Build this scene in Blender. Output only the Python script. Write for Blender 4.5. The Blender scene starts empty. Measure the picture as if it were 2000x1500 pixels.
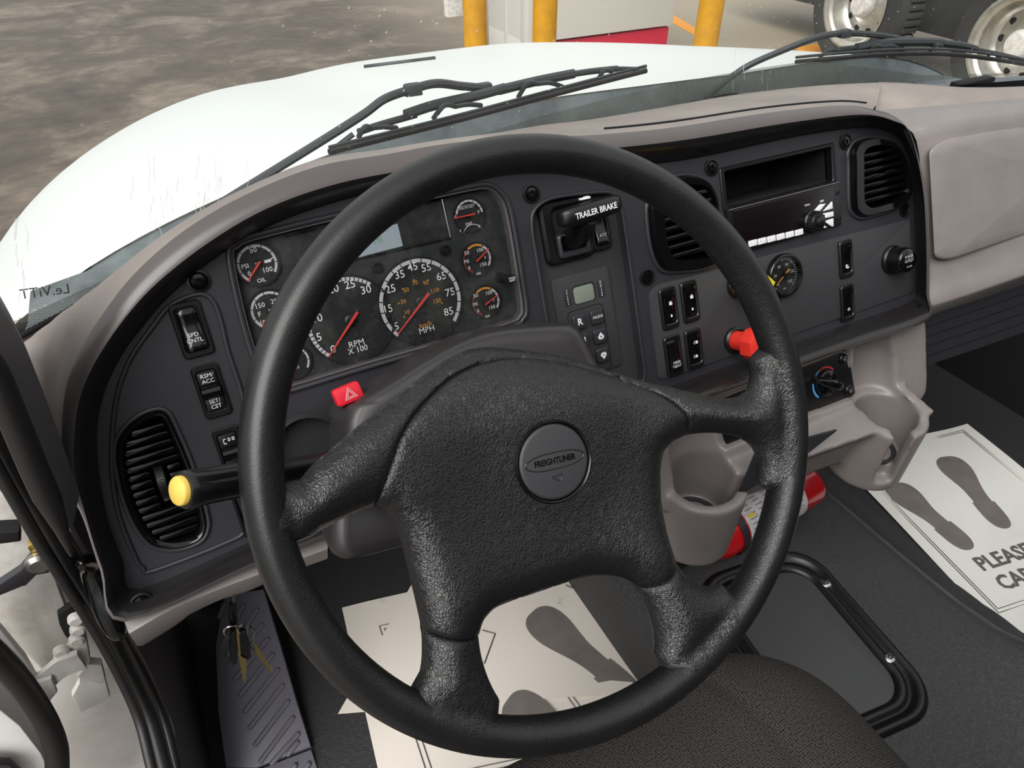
import bpy, bmesh, math, random
import numpy as np
from mathutils import Vector, Matrix
from mathutils.geometry import delaunay_2d_cdt

random.seed(7)
S = bpy.context.scene
COL = S.collection

# ------------------------------------------------------------------ camera, sky, light, exposure
CAM = Vector((0.0, 0.0, 2.15))
PITCH, YAW, FPX = math.radians(38.4), math.radians(27.5), 1387.0
FW = Vector((math.sin(YAW)*math.cos(PITCH), math.cos(YAW)*math.cos(PITCH), -math.sin(PITCH)))
RT = Vector((math.cos(YAW), -math.sin(YAW), 0))
UP = RT.cross(FW)
cam_data = bpy.data.cameras.new('camera')
cam_data.sensor_width = 36.0
cam_data.lens = FPX/2000*36.0
cam_data.clip_start = 0.01
cam = bpy.data.objects.new('camera', cam_data)
COL.objects.link(cam)
R3 = Matrix((RT, UP, -FW)).transposed()
cam.matrix_world = Matrix.Translation(CAM) @ R3.to_4x4()
S.camera = cam

w = bpy.data.worlds.new('overcast_sky'); S.world = w; w.use_nodes = True
nt = w.node_tree; nt.nodes.clear()
wo = nt.nodes.new('ShaderNodeOutputWorld'); bg = nt.nodes.new('ShaderNodeBackground')
tc = nt.nodes.new('ShaderNodeTexCoord'); sep = nt.nodes.new('ShaderNodeSeparateXYZ')
cr = nt.nodes.new('ShaderNodeValToRGB')
cr.color_ramp.elements[0].position = 0.0; cr.color_ramp.elements[0].color = (0.40, 0.42, 0.44, 1)
cr.color_ramp.elements[1].position = 0.35; cr.color_ramp.elements[1].color = (1.0, 1.0, 1.0, 1)
nt.links.new(tc.outputs['Generated'], sep.inputs[0]); nt.links.new(sep.outputs['Z'], cr.inputs[0])
nt.links.new(cr.outputs[0], bg.inputs['Color']); bg.inputs['Strength'].default_value = 0.95
nt.links.new(bg.outputs[0], wo.inputs[0])
sun_d = bpy.data.lights.new('sun', 'SUN'); sun_d.energy = 4.2; sun_d.angle = math.radians(50); sun_d.color = (1, .98, .95)
sun = bpy.data.objects.new('sun', sun_d); COL.objects.link(sun)
sun.rotation_euler = Vector((-.55, -.42, .72)).to_track_quat('Z', 'Y').to_euler()   # hazy sun, high on the left
S.view_settings.view_transform = 'Standard'; S.view_settings.look = 'None'
S.view_settings.gamma = 1.0; S.view_settings.use_curve_mapping = False
S.view_settings.exposure = -0.05
try:
    S.cycles.use_denoising = True
    S.cycles.max_bounces = 6; S.cycles.transparent_max_bounces = 16
except Exception: pass

# ------------------------------------------------------------------ reference frames of the cab
# X right, Y forward, Z up; the road is z = 0.  The dash fascia leans back 23.8 degrees.
TILT = math.radians(23.8)
PU, PV, PN = Vector((1, 0, 0)), Vector((0, math.sin(TILT), math.cos(TILT))), Vector((0, -math.cos(TILT), math.sin(TILT)))
PO = CAM - PN*0.6773
def PM(u, v, w=0.0):
    m = Matrix((PU, PV, PN)).transposed().to_4x4()
    m.translation = PO + PU*u + PV*v + PN*w
    return m
def ray(x, y): return FW + RT*((x-1000)/FPX) + UP*((750-y)/FPX)
def hit(x, y, p0, n):
    r = ray(x, y); return CAM + r*((p0-CAM).dot(n)/r.dot(n))
def pp(x, y, w=0.0):                       # a sighting onto the fascia plane (offset w) -> u, v
    p = hit(x, y, PO+PN*w, PN) - PO
    return (p.dot(PU), p.dot(PV))
def ppw(pts, w=0.0): return [pp(x, y, w) for x, y in pts]
def onz(x, y, z): return hit(x, y, Vector((0, 0, z)), Vector((0, 0, 1)))
def ony(x, y, Y): return hit(x, y, Vector((0, Y, 0)), Vector((0, 1, 0)))
def onx(x, y, X): return hit(x, y, Vector((X, 0, 0)), Vector((1, 0, 0)))
WC = Vector((.2147, .3251, 1.7855)); WEL = math.radians(34.7)
WZ = Vector((0, -math.cos(WEL), math.sin(WEL))); WX = Vector((1, 0, 0)); WY = WZ.cross(WX)
WM = Matrix((WX, WY, WZ)).transposed().to_4x4(); WM.translation = WC
def wp(x, y, h=0.0):
    p = hit(x, y, WC+WZ*h, WZ) - WC
    return (p.dot(WX), p.dot(WY))

# ------------------------------------------------------------------ mesh helpers
def P2(pts): return [Vector((p[0], p[1])) for p in pts]
def area(poly): return .5*sum(poly[i][0]*poly[(i+1) % len(poly)][1]-poly[(i+1) % len(poly)][0]*poly[i][1] for i in range(len(poly)))
def ccw(poly): return list(poly) if area(poly) > 0 else list(reversed(poly))
def inset(poly, d):
    n = len(poly); out = []
    for i in range(n):
        a, b, c = Vector(poly[i-1][:2]), Vector(poly[i][:2]), Vector(poly[(i+1) % n][:2])
        e1 = (b-a); e2 = (c-b)
        if e1.length < 1e-9 or e2.length < 1e-9: out.append(b); continue
        e1.normalize(); e2.normalize()
        n1 = Vector((-e1.y, e1.x)); n2 = Vector((-e2.y, e2.x)); m = n1+n2
        if m.length < .2: m = n1
        m.normalize(); k = max(.5, m.dot(n1))
        out.append(b + m*(d/k))
    return out
def rrect(cx, cy, w, h, r, n=5, rot=0):
    r = min(r, w*.499, h*.499); o = []
    for (sx, sy, a0) in ((1, 1, 0), (-1, 1, 90), (-1, -1, 180), (1, -1, 270)):
        for k in range(n+1):
            a = math.radians(a0+90*k/n); o.append((sx*(w/2-r)+r*math.cos(a), sy*(h/2-r)+r*math.sin(a)))
    c, s = math.cos(rot), math.sin(rot)
    return [(cx+x*c-y*s, cy+x*s+y*c) for x, y in o]
def circle(cx, cy, r, n=24, ry=None):
    ry = ry or r
    return [(cx+r*math.cos(2*math.pi*k/n), cy+ry*math.sin(2*math.pi*k/n)) for k in range(n)]
def smooth_line(pts, sub=6, closed=False):
    P = [Vector(p) for p in pts]; n = len(P); out = []
    rng = range(n if closed else n-1)
    for i in rng:
        if closed: a, b, c, d = P[i-1], P[i], P[(i+1) % n], P[(i+2) % n]
        else: a, b, c, d = P[max(i-1, 0)], P[i], P[i+1], P[min(i+2, n-1)]
        for k in range(sub):
            t = k/sub
            out.append(.5*((2*b)+(c-a)*t+(2*a-5*b+4*c-d)*t*t+(3*b-a-3*c+d)*t**3))
    if not closed: out.append(P[-1])
    return out
def inside(pts, poly):
    pts = np.asarray(pts); q = np.asarray([p[:2] for p in poly]); r = np.roll(q, -1, 0)
    x, y = pts[:, 0:1], pts[:, 1:2]
    c = ((q[:, 1] > y) != (r[:, 1] > y)) & (x < (r[:, 0]-q[:, 0])*(y-q[:, 1])/(r[:, 1]-q[:, 1]+1e-15)+q[:, 0])
    return c.sum(1) % 2 == 1
def segdist(pts, poly, closed=True):
    pts = np.asarray(pts)[:, None, :2]; q = np.asarray([p[:2] for p in poly])
    if closed: a, b = q, np.roll(q, -1, 0)
    else: a, b = q[:-1], q[1:]
    d = b-a; t = (((pts-a)*d).sum(2)/((d*d).sum(1)+1e-15)).clip(0, 1)
    return np.sqrt((((a+d*t[..., None])-pts)**2).sum(2)).min(1)

class MB:
    def __init__(s): s.v = []; s.f = []; s.mi = []; s.cur = 0
    def add(s, vs, fs):
        o = len(s.v); s.v += [tuple(x) for x in vs]; s.f += [tuple(i+o for i in f) for f in fs]; s.mi += [s.cur]*len(fs); return s
    def loft(s, rings, closed=True, cap0=False, cap1=False, flip=False):
        n = len(rings[0]); vs = [p for r in rings for p in r]; fs = []
        m = n if closed else n-1
        for j in range(len(rings)-1):
            for i in range(m):
                a, b = j*n+i, j*n+(i+1) % n; q = (a, b, b+n, a+n); fs.append(q[::-1] if flip else q)
        if cap0: fs.append(tuple(range(n)) if flip else tuple(reversed(range(n))))
        if cap1:
            k = (len(rings)-1)*n; fs.append(tuple(reversed(range(k, k+n))) if flip else tuple(range(k, k+n)))
        return s.add(vs, fs)
    def prism(s, poly, z0, z1, bev=0.0, steps=2, cap0=True):
        poly = ccw(poly); R = [[(p[0], p[1], z0) for p in poly]]
        if bev > 0:
            for k in range(steps+1):
                a = math.pi/2*k/steps; q = inset(poly, bev*(1-math.cos(a)))
                R.append([(p[0], p[1], z1-bev+bev*math.sin(a)) for p in q])
        else: R.append([(p[0], p[1], z1) for p in poly])
        return s.loft(R, True, cap0, True)
    def box(s, c, d, bev=0.0):
        x, y, z = c; return s.prism(rrect(x, y, d[0], d[1], max(bev, 1e-5), 2 if bev else 1), z-d[2]/2, z+d[2]/2, bev)
    def fill(s, outer, holes=(), z=0.0, flip=False, extra=None, zf=None):
        pts = [Vector(p[:2]) for p in outer]; ed = [(i, (i+1) % len(outer)) for i in range(len(outer))]
        for h in holes:
            o = len(pts); pts += [Vector(p[:2]) for p in h]; ed += [(o+i, o+(i+1) % len(h)) for i in range(len(h))]
        if extra: pts += [Vector(p[:2]) for p in extra]
        r = delaunay_2d_cdt(pts, ed, [], 0, 1e-7); V = r[0]; T = [f for f in r[2]]
        cen = [sum((V[i] for i in f), Vector((0, 0)))/len(f) for f in T]
        ok = inside(cen, outer)
        for h in holes: ok &= ~inside(cen, h)
        fs = []
        for f, k in zip(T, ok):
            if not k: continue
            a, b, c = V[f[0]], V[f[1]], V[f[2]]
            up = (b-a).cross(c-a) > 0
            fs.append(tuple(f) if up != flip else tuple(reversed(f)))
        return s.add([(p.x, p.y, zf(p.x, p.y) if zf else z) for p in V], fs)
    def plate(s, outer, holes, z0, z1):
        outer = ccw(outer); s.fill(outer, holes, z1)
        s.loft([[(p[0], p[1], z0) for p in outer], [(p[0], p[1], z1) for p in outer]])
        for h in holes:
            h = ccw(h); s.loft([[(p[0], p[1], z1) for p in h], [(p[0], p[1], z0) for p in h]])
        return s
    def ring(s, outer, inner, z0, z1, bev=.0):
        """frame between two outlines with the same number of points"""
        o, i = ccw(outer), ccw(inner); zm = z1
        R = [[(p[0], p[1], z0) for p in o]]
        if bev: R += [[(p[0], p[1], z1-bev) for p in o], [(p[0], p[1], z1) for p in inset(o, bev)], [(p[0], p[1], z1) for p in inset(i, -bev)], [(p[0], p[1], z1-bev) for p in i]]
        else: R += [[(p[0], p[1], z1) for p in o], [(p[0], p[1], z1) for p in i]]
        R += [[(p[0], p[1], z0) for p in i]]
        return s.loft(R)
    def lathe(s, prof, n=32, M=None, cap0=True, cap1=True):
        R = []
        for r, z in prof: R.append([(r*math.cos(2*math.pi*k/n), r*math.sin(2*math.pi*k/n), z) for k in range(n)])
        if M is not None: R = [[tuple(M @ Vector(p)) for p in q] for q in R]
        return s.loft(R, True, cap0, cap1)
    def tube(s, pts, rad, n=10, closed=False, cap=True, sx=1.0):
        P = [Vector(p) for p in pts]; N = len(P); R = []; up = None
        for i in range(N):
            if closed: t = P[(i+1) % N]-P[i-1]
            else: t = P[min(i+1, N-1)]-P[max(i-1, 0)]
            t.normalize()
            if up is None:
                a = Vector((0, 0, 1)) if abs(t.z) < .9 else Vector((1, 0, 0)); up = (a-t*a.dot(t)).normalized()
            else: up = (up-t*up.dot(t)).normalized()
            b = t.cross(up); r = rad[i] if isinstance(rad, (list, tuple)) else rad
            R.append([P[i]+up*(r*math.cos(2*math.pi*k/n))+b*(r*sx*math.sin(2*math.pi*k/n)) for k in range(n)])
        if closed: R.append(R[0]); return s.loft(R)
        return s.loft(R, True, cap, cap)
    def arc(s, cx, cy, r0, r1, a0, a1, z, n=40):
        vs = []; fs = []
        for k in range(n+1):
            a = math.radians(a0+(a1-a0)*k/n); vs += [(cx+r0*math.cos(a), cy+r0*math.sin(a), z), (cx+r1*math.cos(a), cy+r1*math.sin(a), z)]
        for k in range(n):
            q = (2*k, 2*k+1, 2*k+3, 2*k+2); fs.append(q if a1 > a0 else q[::-1])
        return s.add(vs, fs)
    def xf(s, M): s.v = [tuple(M @ Vector(p)) for p in s.v]; return s
    def text(s, t, x, y, size, z=0.0, rot=0.0, sx=1.0, align='CENTER', weight=0.0, extrude=0.0):
        c = bpy.data.curves.new('t', 'FONT'); c.body = t; c.size = size; c.align_x = align; c.align_y = 'CENTER'
        c.resolution_u = 2; c.offset = 0 if 'M' in t else weight; c.extrude = extrude; c.space_line = .95
        o = bpy.data.objects.new('t', c); COL.objects.link(o)
        dg = bpy.context.evaluated_depsgraph_get(); me = bpy.data.meshes.new_from_object(o.evaluated_get(dg))
        co, si = math.cos(rot), math.sin(rot)
        s.add([(x+(v.co.x*sx)*co-v.co.y*si, y+v.co.x*sx*si+v.co.y*co, z+v.co.z) for v in me.vertices], [tuple(p.vertices) for p in me.polygons])
        bpy.data.objects.remove(o); bpy.data.meshes.remove(me); bpy.data.curves.remove(c); return s
    def mesh(s, name, mats, ang=40):
        me = bpy.data.meshes.new(name); me.from_pydata(s.v, [], s.f); me.validate()
        for m in (mats if isinstance(mats, (list, tuple)) else [mats]): me.materials.append(m)
        if any(s.mi) and len(s.mi) == len(me.polygons): me.polygons.foreach_set('material_index', s.mi)
        me.polygons.foreach_set('use_smooth', [True]*len(me.polygons))
        me.set_sharp_from_angle(angle=math.radians(ang)); me.update(); return me
    def build(s, name, mats, parent=None, M=None, ang=40, fixn=False):
        me = s.mesh(name, mats, ang)
        if fixn:
            bm = bmesh.new(); bm.from_mesh(me); bmesh.ops.remove_doubles(bm, verts=bm.verts, dist=1e-6); bmesh.ops.recalc_face_normals(bm, faces=bm.faces); bm.to_mesh(me); bm.free()
            me.set_sharp_from_angle(angle=math.radians(ang))
        o = bpy.data.objects.new(name, me); COL.objects.link(o)
        if parent is not None: o.parent = parent
        if M is not None:
            if parent is None: o.matrix_world = M
            else: o.matrix_local = M
        return o
def tag(o, label=None, cat=None, group=None, kind=None):
    if label: o['label'] = label
    if cat: o['category'] = cat
    if group: o['group'] = group
    if kind: o['kind'] = kind
    return o
def thing(name, label, cat, M=None, group=None):
    o = bpy.data.objects.new(name, None); COL.objects.link(o); o.empty_display_size = .02
    if M is not None: o.matrix_world = M
    return tag(o, label, cat, group)
def dup(root, M, label=None):
    def cp(o, par):
        c = o.copy(); COL.objects.link(c); c.parent = par
        for ch in [x for x in o.children]: cp(ch, c)
        return c
    r = root.copy(); COL.objects.link(r); r.matrix_world = M
    for ch in list(root.children): cp(ch, r)
    if label: r['label'] = label
    return r
I4 = Matrix.Identity(4)
def T(x, y, z): return Matrix.Translation((x, y, z))

# ------------------------------------------------------------------ materials
def lin(c):
    return tuple(((x/255)/12.92 if x/255 <= .04045 else ((x/255+.055)/1.055)**2.4) for x in c)+(1,)
def mat(name, rgb, rough=.5, metal=0.0, spec=.5, bump=None, var=None, coat=0.0, emit=None, fade=None):
    """bump = (kind, scale, strength, distance); var = (rgb2, scale, lo, hi)"""
    m = bpy.data.materials.new(name); m.use_nodes = True; n = m.node_tree; b = n.nodes['Principled BSDF']
    L = n.links.new
    b.inputs['Base Color'].default_value = lin(rgb); b.inputs['Roughness'].default_value = rough
    b.inputs['Metallic'].default_value = metal; b.inputs['Specular IOR Level'].default_value = spec
    b.inputs['Coat Weight'].default_value = coat
    if emit: b.inputs['Emission Color'].default_value = lin(rgb); b.inputs['Emission Strength'].default_value = emit
    tcn = n.nodes.new('ShaderNodeTexCoord')
    if var:
        t = n.nodes.new('ShaderNodeTexNoise'); t.inputs['Scale'].default_value = var[1]; t.inputs['Detail'].default_value = 8; t.inputs['Roughness'].default_value = .65
        r = n.nodes.new('ShaderNodeValToRGB'); r.color_ramp.elements[0].position = var[2]; r.color_ramp.elements[1].position = var[3]
        r.color_ramp.elements[0].color = lin(rgb); r.color_ramp.elements[1].color = lin(var[0])
        L(tcn.outputs['Object'], t.inputs['Vector']); L(t.outputs['Fac'], r.inputs[0]); L(r.outputs[0], b.inputs['Base Color'])
    if bump:
        kind, sc, st, di = bump
        bp = n.nodes.new('ShaderNodeBump'); bp.inputs['Strength'].default_value = st; bp.inputs['Distance'].default_value = di
        if kind == 'noise':
            t = n.nodes.new('ShaderNodeTexNoise'); t.inputs['Scale'].default_value = sc; t.inputs['Detail'].default_value = 2
            L(tcn.outputs['Object'], t.inputs['Vector']); L(t.outputs['Fac'], bp.inputs['Height'])
        elif kind == 'leather':
            q = n.nodes.new('ShaderNodeTexNoise'); q.inputs['Scale'].default_value = sc*.35; q.inputs['Detail'].default_value = 2
            mx = n.nodes.new('ShaderNodeMix'); mx.data_type = 'VECTOR'; mx.inputs['Factor'].default_value = .012
            L(tcn.outputs['Object'], q.inputs['Vector']); L(tcn.outputs['Object'], mx.inputs['A']); L(q.outputs['Color'], mx.inputs['B'])
            t = n.nodes.new('ShaderNodeTexVoronoi'); t.feature = 'DISTANCE_TO_EDGE'; t.inputs['Scale'].default_value = sc
            L(mx.outputs['Result'], t.inputs['Vector'])
            rr = n.nodes.new('ShaderNodeMapRange'); rr.inputs['From Max'].default_value = .22; L(t.outputs['Distance'], rr.inputs['Value'])
            L(rr.outputs[0], bp.inputs['Height'])
        elif kind == 'weave':
            t = n.nodes.new('ShaderNodeTexVoronoi'); t.voronoi_dimensions = '2D'; t.inputs['Scale'].default_value = sc; t.inputs['Randomness'].default_value = .35
            L(tcn.outputs['Object'], t.inputs['Vector']); L(t.outputs['Distance'], bp.inputs['Height']); bp.invert = True
        if fade:      # the grain dies out towards the rim of the wheel
            sx_ = n.nodes.new('ShaderNodeVectorMath'); sx_.operation = 'MULTIPLY'; sx_.inputs[1].default_value = (1, 1, 0)
            ln_ = n.nodes.new('ShaderNodeVectorMath'); ln_.operation = 'LENGTH'; L(tcn.outputs['Object'], sx_.inputs[0]); L(sx_.outputs[0], ln_.inputs[0])
            fr_ = n.nodes.new('ShaderNodeMapRange'); fr_.inputs['From Min'].default_value = fade[0]; fr_.inputs['From Max'].default_value = fade[1]; fr_.inputs['To Min'].default_value = st; fr_.inputs['To Max'].default_value = .06
            L(ln_.outputs['Value'], fr_.inputs['Value']); L(fr_.outputs[0], bp.inputs['Strength'])
        L(bp.outputs[0], b.inputs['Normal'])
    return m
M = {}
M['leather'] = mat('black_leather', (24, 24, 25), .34, spec=.6, bump=('leather', 380, .30, .0010), fade=(.207, .221))
M['rim_leather'] = mat('worn_black_rim_leather', (22, 22, 23), .36, bump=('leather', 380, .20, .0009), fade=(.205, .2155), var=((30, 30, 30), 25, .4, .8))
M['rim'] = mat('worn_black_rim', (20, 20, 21), .36, bump=('noise', 900, .15, .0003), var=((29, 29, 29), 25, .4, .8))
M['charcoal'] = mat('charcoal_plastic', (45, 44, 49), .42, bump=('noise', 1800, .18, .0002))
M['charcoal_grain'] = mat('charcoal_grained_plastic', (50, 50, 53), .55, bump=('noise', 1200, .35, .0004))
M['brow'] = mat('dark_satin_plastic', (32, 30, 31), .30, bump=('noise', 2500, .06, .0001))
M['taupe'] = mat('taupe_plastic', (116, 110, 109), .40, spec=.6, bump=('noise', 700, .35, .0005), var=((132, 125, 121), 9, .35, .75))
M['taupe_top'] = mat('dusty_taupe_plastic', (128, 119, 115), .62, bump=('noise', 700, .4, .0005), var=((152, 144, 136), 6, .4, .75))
M['black'] = mat('black_plastic', (16, 16, 17), .35)
M['gloss'] = mat('gloss_black', (9, 9, 10), .14)
M['matte'] = mat('matte_black', (10, 10, 11), .8)
M['dial'] = mat('dial_black', (34, 35, 37), .6, bump=('noise', 2500, .1, .0002), var=((36, 37, 39), 60, .5, .8))
M['disc'] = mat('gauge_disc_black', (17, 18, 19), .6)
M['white_ink'] = mat('white_ink', (232, 230, 232), .6)
M['grey_ink'] = mat('grey_ink', (196, 190, 198), .6)
M['amber_ink'] = mat('amber_ink', (214, 140, 48), .6)
M['red_ink'] = mat('red_ink', (170, 40, 48), .6)
M['blue_ink'] = mat('blue_ink', (70, 150, 205), .6)
M['needle'] = mat('red_needle', (225, 62, 60), .5)
M['lcd'] = mat('grey_lcd', (158, 168, 178), .4)
M['lcd_green'] = mat('green_lcd', (122, 130, 118), .35)
M['green_ink'] = mat('green_ink', (112, 160, 130), .5)
M['chrome'] = mat('chrome', (190, 190, 192), .22, 1.0)
M['steel'] = mat('steel', (150, 148, 146), .35, 1.0)
M['red'] = mat('glossy_red', (190, 20, 30), .22, coat=.4)
M['red_plastic'] = mat('red_plastic', (214, 48, 38), .45)
M['hazard'] = mat('hazard_red', (222, 26, 48), .4)
M['yellow'] = mat('yellow_plastic', (218, 184, 84), .55)
M['yellow_knob'] = mat('yellow_knob', (230, 200, 30), .45)
M['radio_glass'] = mat('radio_glass', (16, 10, 11), .22, bump=None, var=((46, 40, 40), 260, .62, .8))
M['radio_key'] = mat('radio_key', (226, 226, 228), .5)
M['vinyl'] = mat('black_vinyl_floor', (58, 58, 59), .42, bump=('leather', 330, .5, .0008))
M['fabric'] = mat('charcoal_seat_fabric', (64, 62, 60), .92, spec=.15, bump=('weave', 430, .9, .0016))
def weave_colour(m, dark, light, sc):
    n = m.node_tree; b = n.nodes['Principled BSDF']; t = n.nodes.new('ShaderNodeTexCoord'); v = n.nodes.new('ShaderNodeTexVoronoi'); v.voronoi_dimensions = '2D'; v.inputs['Scale'].default_value = sc; v.inputs['Randomness'].default_value = .35
    r = n.nodes.new('ShaderNodeValToRGB'); r.color_ramp.elements[0].position = .15; r.color_ramp.elements[1].position = .62; r.color_ramp.elements[0].color = lin(light); r.color_ramp.elements[1].color = lin(dark)
    n.links.new(t.outputs['Object'], v.inputs['Vector']); n.links.new(v.outputs['Distance'], r.inputs[0]); n.links.new(r.outputs[0], b.inputs['Base Color'])
weave_colour(M['fabric'], (34, 32, 31), (76, 73, 70), 430)
M['brow_taupe'] = mat('satin_brown_grey_plastic', (80, 74, 73), .30, spec=.65, bump=('noise', 2000, .08, .0001))
M['paper'] = mat('white_floor_paper', (226, 226, 220), .7, var=((205, 204, 198), 4, .5, .9))
M['paper_dirty'] = mat('soiled_floor_paper', (228, 220, 210), .75, var=((160, 150, 134), 16, .62, .86))
M['print'] = mat('footprint_print', (120, 113, 108), .7, var=((104, 99, 95), 20, .4, .7))
M['print_text'] = mat('lettering_print', (96, 92, 88), .7)
M['white_paint'] = mat('white_truck_paint', (214, 218, 216), .35, spec=.35)
M['body_white'] = mat('body_white', (248, 246, 243), .4, var=((216, 211, 205), 8, .5, .85))
M['bare'] = mat('dirty_white_metal', (222, 218, 213), .45, var=((176, 168, 160), 18, .45, .75))
M['rubber'] = mat('black_rubber', (30, 29, 29), .5, bump=('noise', 500, .2, .0005))
M['dark_trim'] = mat('dark_pillar_plastic', (78, 75, 75), .5, bump=('noise', 900, .3, .0004))
M['kick'] = mat('dark_kick_plastic', (60, 56, 58), .5, bump=('noise', 900, .3, .0004))
M['pedal'] = mat('footrest_plastic', (104, 102, 111), .42, bump=('noise', 900, .4, .0005))
M['bollard'] = mat('yellow_bollard', (208, 150, 14), .5, var=((172, 118, 14), 5, .45, .8))
M['tyre'] = mat('tyre_rubber', (52, 52, 52), .8)
M['alu'] = mat('dull_aluminium', (206, 204, 198), .32, .85, var=((168, 162, 150), 9, .45, .8))
M['truck_side'] = mat('truck_side_white', (196, 192, 184), .35)
M['truck_red'] = mat('truck_red', (200, 40, 66), .35)
M['wiper'] = mat('wiper_black', (52, 56, 58), .5)
M['cowl'] = mat('cowl_grey', (108, 116, 118), .6, var=((70, 76, 78), 12, .4, .7))
M['shroud'] = mat('column_shroud_grey', (46, 43, 44), .36, spec=.6, bump=('noise', 1500, .12, .0002))
M['hatch_lid'] = mat('hatch_lid_grey', (66, 67, 68), .5, bump=('noise', 900, .2, .0003))
M['bezel_reflection'] = mat('grey_bezel_reflection', (104, 99, 101), .25)  # light grey stands in for the reflection on the bezel's inner wall
M['bronze'] = mat('key_brass', (200, 178, 110), .3, 1.0)
M['orange'] = mat('orange_road_paint', (226, 150, 50), .7)
M['label'] = mat('extinguisher_label', (214, 212, 214), .5, var=((190, 188, 190), 90, .45, .6))

# road: wet dusty concrete
def ground_mat():
    m = bpy.data.materials.new('stained_concrete'); m.use_nodes = True; n = m.node_tree; b = n.nodes['Principled BSDF']; L = n.links.new
    t = n.nodes.new('ShaderNodeTexCoord'); mp = n.nodes.new('ShaderNodeMapping'); mp.inputs['Scale'].default_value = (1, 1, 1)
    L(t.outputs['Object'], mp.inputs[0])
    a = n.nodes.new('ShaderNodeTexNoise'); a.inputs['Scale'].default_value = 1.0; a.inputs['Detail'].default_value = 10; a.inputs['Roughness'].default_value = .62; a.inputs['Distortion'].default_value = .6
    c = n.nodes.new('ShaderNodeTexNoise'); c.inputs['Scale'].default_value = 6; c.inputs['Detail'].default_value = 10; c.inputs['Roughness'].default_value = .7
    L(mp.outputs[0], a.inputs['Vector']); L(mp.outputs[0], c.inputs['Vector'])
    r = n.nodes.new('ShaderNodeValToRGB')
    e = r.color_ramp.elements; e[0].position = .30; e[0].color = lin((44, 37, 31)); e[1].position = .72; e[1].color = lin((138, 126, 111))
    x = e.new(.5); x.color = lin((82, 72, 62))
    mx = n.nodes.new('ShaderNodeMix'); mx.data_type = 'FLOAT'; mx.inputs['Factor'].default_value = .27
    L(a.outputs['Fac'], mx.inputs['A']); L(c.outputs['Fac'], mx.inputs['B']); L(mx.outputs['Result'], r.inputs[0])
    # drier, paler concrete towards the right of the yard
    sp = n.nodes.new('ShaderNodeSeparateXYZ'); L(t.outputs['Object'], sp.inputs[0])
    mr = n.nodes.new('ShaderNodeMapRange'); mr.inputs['From Min'].default_value = 3.0; mr.inputs['From Max'].default_value = 6.0; L(sp.outputs['X'], mr.inputs['Value'])
    m2 = n.nodes.new('ShaderNodeMix'); m2.data_type = 'RGBA'; L(mr.outputs[0], m2.inputs['Factor']); L(r.outputs[0], m2.inputs['A']); m2.inputs['B'].default_value = lin((150, 139, 120))
    L(m2.outputs['Result'], b.inputs['Base Color'])
    b.inputs['Roughness'].default_value = .55
    bp = n.nodes.new('ShaderNodeBump'); bp.inputs['Strength'].default_value = .3; bp.inputs['Distance'].default_value = .02; L(c.outputs['Fac'], bp.inputs['Height']); L(bp.outputs[0], b.inputs['Normal'])
    return m
M['ground'] = ground_mat()

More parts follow.
